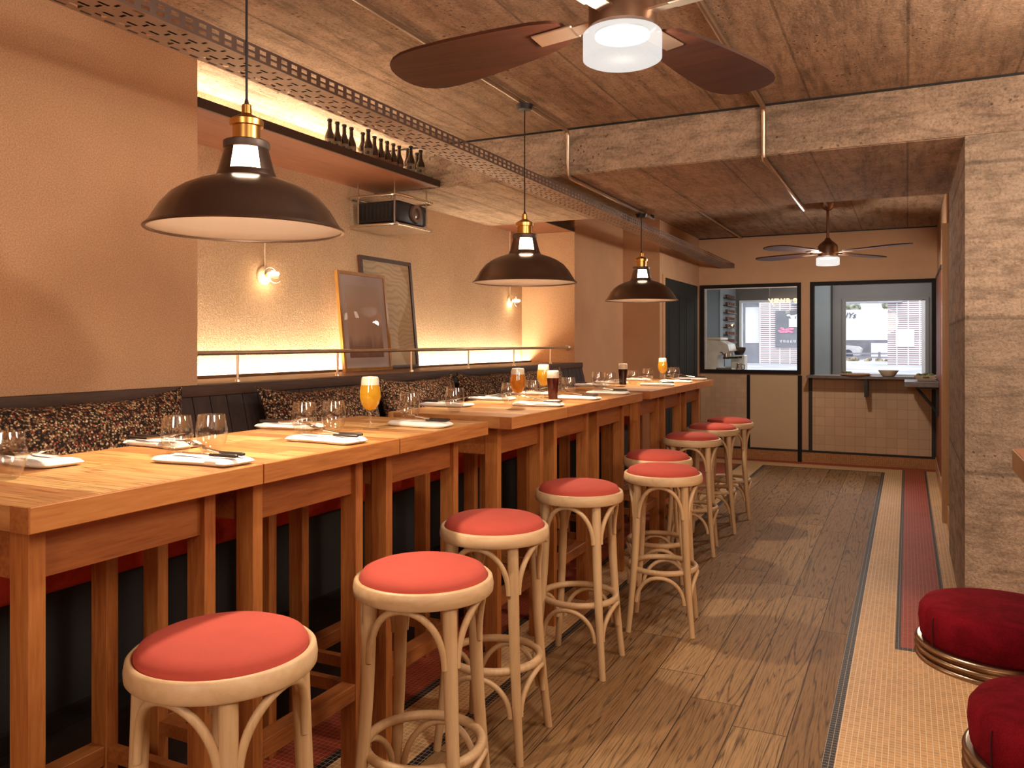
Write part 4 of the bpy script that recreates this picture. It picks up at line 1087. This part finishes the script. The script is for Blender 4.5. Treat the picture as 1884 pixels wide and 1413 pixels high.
fb = MB().lathe([(0.0,0.0185),(0.11,0.0185),(0.118,0.024),(0.10,0.028),(0.0,0.03)], 24, c=(0.03,0,0)).build('flatbread', M['flat'], None, loc=(-0.52,9.83,1.0155))
tag(fb, 'browned flatbread lying on the wooden board', 'bread')
m = MB(); rnd = random.Random(8)
for i in range(10): m.ball((-0.09+rnd.uniform(-0.035,0.035), rnd.uniform(-0.05,0.05), 0.034+rnd.uniform(0,0.01)), rnd.uniform(0.012,0.02), 8, (1,0.8,0.7))
gr = m.build('garnish', M['salad'], None, loc=(-0.52,9.83,1.0155)); tag(gr, 'small heap of green garnish on the wooden board', 'garnish', None, 'stuff')
bd2 = tag(MB().prism(rrect(-0.07,0.0,-0.12,0.12,0.02), 0.0, 0.015).build('serving_board', M['board'], None, loc=(0.272,9.62,0.9955)), 'narrow wooden board behind the salad dish', 'board')

# ------------------------------------------------------------------ front room
YS = 13.0
struct('floor_shop', MB().box(-2.5,10.1,-0.05,1.5,13.1,0.0), M['shopfloor'])
struct('ceiling_shop', MB().box(-2.6,10.1,2.70,1.5,13.1,2.8), M['greige'])
struct('wall_shop_left', MB().box(-2.6,10.1,0,-2.43,13.1,2.7), M['teal'], 'dark teal wall of the front room')
struct('wall_shop_right', MB().box(1.4,10.1,0,1.5,13.1,2.7), M['greige'])
ws = MB()
ws.box(-2.43,YS,0,1.4,YS+0.12,0.75)
ws.box(-2.43,YS,2.04,1.4,YS+0.12,2.7)
ws.box(-2.43,YS,0.75,-2.36,YS+0.12,2.04).box(-1.40,YS,0.75,-0.87,YS+0.12,2.04).box(0.27,YS,0.75,1.4,YS+0.12,2.04)
struct('wall_shopfront', ws, M['greige'], 'grey painted shopfront wall of the front room')
struct('trim_33', MB().box(-2.43,11.8,0,-2.415,13.0,2.69), M['tealpale'], 'pale grey green panel behind the narrow shelves')
struct('trim_34', MB().box(-1.28,12.90,0,-1.02,12.98,2.69), M['tealpale'], 'pale grey green door panel left of the street window')
struct('trim_35', MB().box(-1.02,12.88,0,-1.005,12.99,2.69), M['black'], 'thin dark joint beside the grey green panel')
w3 = window('window_3', -2.36,-1.40,0.75,2.04,YS,0.035,'street window behind the espresso machine', M['white'], True)
w4 = window('window_4', -0.87,0.27,0.75,2.04,YS,0.045,'street window behind the counter with bowls', M['greige'], True)
MB().box(0.225-0.045,YS-0.02,0.79,0.225,YS+0.03,1.995).box(-0.825,YS-0.02,1.985,0.225,YS+0.03,1.997).build('window_lining', M['white'], w4, smooth=False)['label'] = 'pale inner lining'
wc = struct('trim_36', MB().box(-2.42,10.35,0.97,-1.88,11.25,1.02).box(-2.42,10.4,0,-1.95,11.2,0.97), M['white'], 'white back counter under the espresso machine')
# narrow shelves
for k in range(8):
    z = 2.03 - k*0.108
    t = tag(MB().box(0,-0.34,0,0.07,0.34,0.012).build('narrow_shelf', M['black'], None, smooth=False, loc=(-2.415,12.35,z)), 'narrow dark wall shelf behind the espresso machine, number %d from the top' % (k+1) if False else ('narrow dark wall shelf, %s of the eight in the column' % ['topmost','second from top','third from top','fourth from top','fourth from bottom','third from bottom','second from bottom','lowest'][k]), 'shelf', 'narrow shelves in the front room')
    for j in range(4):
        c = MB().tube([(0,0,0),(0,0,0.045)], [0.022,0.026], 10).build('cup', M['labelred'], None, loc=(-2.375,12.10+j*0.15,z+0.012))
        tag(c, 'small brown cup on the %s narrow wall shelf' % ['topmost','second','third','fourth','fifth','sixth','seventh','lowest'][k], 'cup', 'brown cups on the %s shelf' % ['topmost','second','third','fourth','fifth','sixth','seventh','lowest'][k])
# espresso machine
em = thing('espresso_machine', 'cream and steel espresso machine behind the left back window', 'coffee machine', (-2.20,10.72,1.02))
def body_prof(y0, y1):
    return [(-0.19,0.0),(0.02,0.0),(0.02,0.20),(0.10,0.22),(0.17,0.26),(0.15,0.34),(0.05,0.39),(-0.12,0.40),(-0.19,0.38)]
bp = [(x, z) for x, z in body_prof(0,0)]
m = MB(); bm = m.bm
A = [bm.verts.new((x,-0.24,z)) for x, z in bp]; B = [bm.verts.new((x,0.24,z)) for x, z in bp]
bm.faces.new(A); bm.faces.new(list(reversed(B)))
for i in range(len(bp)): bm.faces.new((A[i],B[i],B[(i+1)%len(bp)],A[(i+1)%len(bp)]))
m.build('body', M['machine'], em, ang=30)
MB().box(-0.20,-0.23,0.40,0.06,0.23,0.43,0.006).build('cup_rail', M['cream'], em)
MB().box(0.0,-0.24,0.0,0.20,0.24,0.045,0.004).build('drip_tray', M['steel'], em)
for y in (-0.13, 0.13):
    g = MB().tube([(0.11,y,0.25),(0.11,y,0.18)], 0.035, 20).build('group_head', M['steel'], em)
    MB().tube([(0.11,y,0.18),(0.11,y,0.155)], 0.040, 20).tube([(0.14,y,0.168),(0.26,y,0.175)], [0.010,0.014], 10).build('portafilter', M['black'], g)
MB().tube([(0.03,-0.22,0.24),(0.08,-0.25,0.24),(0.11,-0.25,0.20),(0.11,-0.25,0.06)], 0.006, 8).build('steam_wand', M['black'], em)
jug = thing('milk_jug', 'small dark jug beside the espresso machine', 'jug', (-1.935,10.62,1.02))
MB().lathe([(0.0,0.0),(0.042,0.0),(0.045,0.01),(0.036,0.07),(0.040,0.10),(0.037,0.10),(0.033,0.07),(0.0,0.012)], 24).build('jug_body', M['steel'], jug)
MB().tube([(0.036,0,0.085),(0.07,0,0.08),(0.07,0,0.03),(0.042,0,0.02)], 0.005, 8).build('handle', M['black'], jug)
gr = thing('coffee_grinder', 'dark topped coffee grinder right of the espresso machine', 'grinder', (-2.02,11.10,1.02))
MB().box(-0.09,-0.10,0,0.09,0.10,0.20,0.01).build('grinder_body', M['machine'], gr)
MB().lathe([(0.05,0.20),(0.08,0.26),(0.085,0.30),(0.0,0.31)], 24).build('hopper', M['black'], gr)
# neon sign (reads from the street; seen mirrored from inside)
ns = thing('neon_sign', 'small glowing script sign hanging in the street window, seen from behind', 'sign', (-1.28,12.93,1.985))
fc = bpy.data.curves.new('sign_lettering', 'FONT'); fc.body = 'take away'; fc.size = 0.155; fc.extrude = 0.004; fc.bevel_depth = 0.003; fc.shear = 0.25
fo = bpy.data.objects.new('sign_lettering', fc); COL.objects.link(fo); fo.parent = ns; fo.rotation_euler = (PI/2, 0, PI); fc.materials.append(M['signglow'])
MB().tube([(-0.62,0,0.10),(-0.62,0,0.71)], 0.004, 6).tube([(0.0,0,0.10),(0.0,0,0.71)], 0.004, 6).build('hanging_wire', M['metalbar'], ns)

# ------------------------------------------------------------------ street
struct('ground_street', MB().box(-14,13.13,0.80,14,40,0.92), M['pave'], 'pale pavement and road outside the windows')
fl_ = tag(MB().box(-9,19.0,0.92,-3.45,19.4,5).box(-3.45,19.0,2.35,-3.02,19.4,5).box(-3.02,19.0,0.92,-1.85,19.4,5).build('street_building', M['facade'], None, smooth=False), 'white slatted building with dark shop window across the street', 'building')
fp = MB().box(-2.66,18.96,1.28,-1.90,19.0,2.10).build('shop_window', M['poster'], fl_, smooth=False)
MB().box(-2.37,18.945,1.73,-2.17,18.96,1.92).build('white_notice', M['white'], fp, smooth=False)
def blossom(c, w, h, n, seed):
    r = random.Random(seed); m = MB()
    for i in range(n):
        m.ball((c[0]+r.uniform(-w,w), 18.95, c[1]+r.uniform(-h,h)), 0.035, 8, (1.3,0.25,0.7))
    return m
blossom((-2.22,1.97),0.16,0.035,14,3).build('white_blossom_print', M['white'], fp)
blossom((-2.43,1.66),0.15,0.05,18,4).build('pink_blossom_print', M['pink'], fp)
m = MB(); rnd = random.Random(2)
for i in range(9):
    x = -2.56+i*0.072; k = rnd.random()
    m.box(x,18.95,1.385,x+0.012,18.96,1.445).box(x,18.95,1.385 if k>.5 else 1.433,x+0.045,18.96,1.397 if k>.5 else 1.445).box(x+0.028,18.95,1.385,x+0.04,18.96,1.445)
m.build('white_lettering', M['white'], fp, smooth=False)
fd = MB().box(-3.45,19.2,0.92,-3.02,19.26,2.35).build('street_door', M['greydoor'], fl_, smooth=False)
MB().box(-3.35,19.17,1.38,-3.05,19.2,2.2).build('door_glass', M['white'], fd, smooth=False)
fr_ = tag(MB().box(-0.383,19.0,0.92,9,19.4,5).build('street_building', M['facade'], None, smooth=False), 'white slatted building with a blank white sign across the street', 'building')
MB().box(-0.227,18.96,1.30,0.123,19.0,1.65).build('blank_sign', M['white'], fr_, smooth=False)
cn = tag(MB().box(-2.3,18.6,2.22,-0.1,18.95,2.31).build('street_canopy', M['greydoor'], None, smooth=False), 'grey beam bridging the gap between the two street buildings', 'canopy')
hw = tag(MB().box(-6,26.0,1.46,2.5,26.3,2.36).build('white_hoarding', M['white'], None, smooth=False), 'big blank white hoarding beyond the street', 'hoarding')
hg = MB().box(-6,25.95,0.92,2.5,26.0,1.46).build('grey_base', M['greywall'], hw, smooth=False)
# dark script on the hoarding
fc2 = bpy.data.curves.new('dark_script', 'FONT'); fc2.body = 'ONYs'; fc2.size = 0.24; fc2.extrude = 0.01; fc2.shear = 0.35
f2 = bpy.data.objects.new('dark_script', fc2); COL.objects.link(f2); f2.parent = hw; f2.location = (-2.0,25.985,2.11); f2.rotation_euler = (PI/2,0,0); fc2.materials.append(M['carglass'])
def bush(label, x, y, z, w, h, seed, mat):
    r = random.Random(seed); m = MB()
    for i in range(60):
        m.ball((x+r.uniform(-w,w), y+r.uniform(-0.3,0.3), z+r.uniform(0,h)), r.uniform(0.12,0.30), 8)
    return tag(m.build('shrub', mat, None, ang=80), label, 'shrub')
bush('pale foliage rising above the white hoarding', -1.0, 27.2, 1.7, 2.8, 0.95, 6, M['leaf'])
m = MB(); r = random.Random(9)
for i in range(70): m.ball((r.uniform(-3.0,0.0), 22.5+r.uniform(-0.2,0.2), 0.92+r.uniform(0,0.05)), r.uniform(0.02,0.07), 6)
tag(m.build('verge', M['scrub'], None), 'strip of dry scrub along the far kerb', 'plants', None, 'stuff')
rl = thing('guard_rail', 'low grey guard rail before the white hoarding', 'railing', (-1.2,23.5,0.92))
MB().box(-3,-0.02,0.16,2,0.02,0.20).box(-3,-0.02,0.06,2,0.02,0.10).build('rail', M['greydoor'], rl, smooth=False)
for i in range(5): MB().box(-2.8+i*1.1,-0.03,0,-2.74+i*1.1,0.03,0.22).build('post', M['greywall'], rl, smooth=False)
# parked car (partly visible)
car = thing('parked_car', 'pale parked car half hidden by the window frame', 'car', (-2.1,24.6,0.92))
cp = [(-1.9,0.12),(1.15,0.12),(1.2,0.30),(1.1,0.36),(0.55,0.40),(0.15,0.62),(-0.9,0.66),(-1.5,0.45),(-1.9,0.40)]
m = MB(); bm = m.bm
A = [bm.verts.new((x*0.8,-0.5,z)) for x, z in cp]; B = [bm.verts.new((x*0.8,0.5,z)) for x, z in cp]
bm.faces.new(A); bm.faces.new(list(reversed(B)))
for i in range(len(cp)): bm.faces.new((A[i],B[i],B[(i+1)%len(cp)],A[(i+1)%len(cp)]))
m.build('car_body', M['carwhite'], car, ang=25)
MB().prism([(-1.0*0.8,0.42),(0.42*0.8,0.42),(0.12*0.8,0.58),(-0.85*0.8,0.62)], 0, 0.01).xf(Matrix.Translation((0,-0.505,0)) @ Matrix.Rotation(PI/2,4,'X')).build('side_window', M['carglass'], car, smooth=False)
for x in (-1.05,0.62):
    MB().tube([(x,-0.52,0.14),(x,-0.36,0.14)], 0.14, 18).build('wheel', M['carglass'], car)
bx_ = tag(MB().box(-0.90,24.3,0.92,-0.30,24.6,1.38).build('utility_cabinet', M['white'], None, smooth=False), 'white utility cabinet at the kerb before the hoarding', 'cabinet')

dg = bpy.context.evaluated_depsgraph_get()
for o in [o for o in bpy.data.objects if o.type == 'FONT']:
    me = bpy.data.meshes.new_from_object(o.evaluated_get(dg))
    n = bpy.data.objects.new('x', me); COL.objects.link(n); n.parent = o.parent
    n.location = o.location; n.rotation_euler = o.rotation_euler
    nm = o.name; bpy.data.objects.remove(o); n.name = nm
# ------------------------------------------------------------------ unseen fill lights added to brighten the room
def fill_light(x, y, z, w, c, r):
    ld = bpy.data.lights.new('room_fill_light', 'POINT'); ld.energy = w; ld.color = c; ld.shadow_soft_size = r
    lo = bpy.data.objects.new('room_fill_light', ld); COL.objects.link(lo); lo.location = (x, y, z); return lo
fill_light(-0.65,-1.6,2.05,112,(1.0,0.87,0.72),0.4)       # added fill behind the camera, standing in for a further fan
fill_light(0.95,0.6,2.1,78,(1.0,0.85,0.68),0.3)          # added fill above the bar, out of view, no fixture
fill_light(0.95,2.9,2.1,72,(1.0,0.85,0.68),0.3)          # added fill past the end of the bar, out of view
# daylight
w = bpy.data.worlds.new('World'); SC.world = w; w.use_nodes = True
bg = w.node_tree.nodes['Background']; bg.inputs[0].default_value = (0.92, 0.95, 1.0, 1); bg.inputs[1].default_value = 2.3
ar = bpy.data.lights.new('shop_fill_light', 'AREA'); ar.energy = 36; ar.size = 1.6; ar.color = (0.95, 0.96, 1.0)  # area light added to brighten the front room, no fixture behind it
ao = bpy.data.objects.new('shop_fill_light', ar); COL.objects.link(ao); ao.location = (-0.6,11.6,2.68)

# ------------------------------------------------------------------ camera
cam = bpy.data.cameras.new('Camera'); co = bpy.data.objects.new('Camera', cam); COL.objects.link(co)
cam.sensor_width = 36.0; cam.sensor_fit = 'HORIZONTAL'; cam.lens = 1500*36/1884
cam.shift_y = -75.5/1884; cam.clip_start = 0.05; cam.clip_end = 200
co.location = (0,0,1.38); co.rotation_euler = (R(90), 0, math.atan2(728,1500))
SC.camera = co
SC.view_settings.view_transform = 'Standard'
try: SC.view_settings.look = 'None'
except Exception: pass
SC.view_settings.exposure = 0.15; SC.view_settings.gamma = 1.0; SC.view_settings.use_curve_mapping = False
try:
    SC.cycles.use_denoising = True; SC.cycles.max_bounces = 10; SC.cycles.transparent_max_bounces = 24
    SC.cycles.caustics_reflective = False; SC.cycles.caustics_refractive = False; SC.cycles.sample_clamp_indirect = 6.0
except Exception: pass
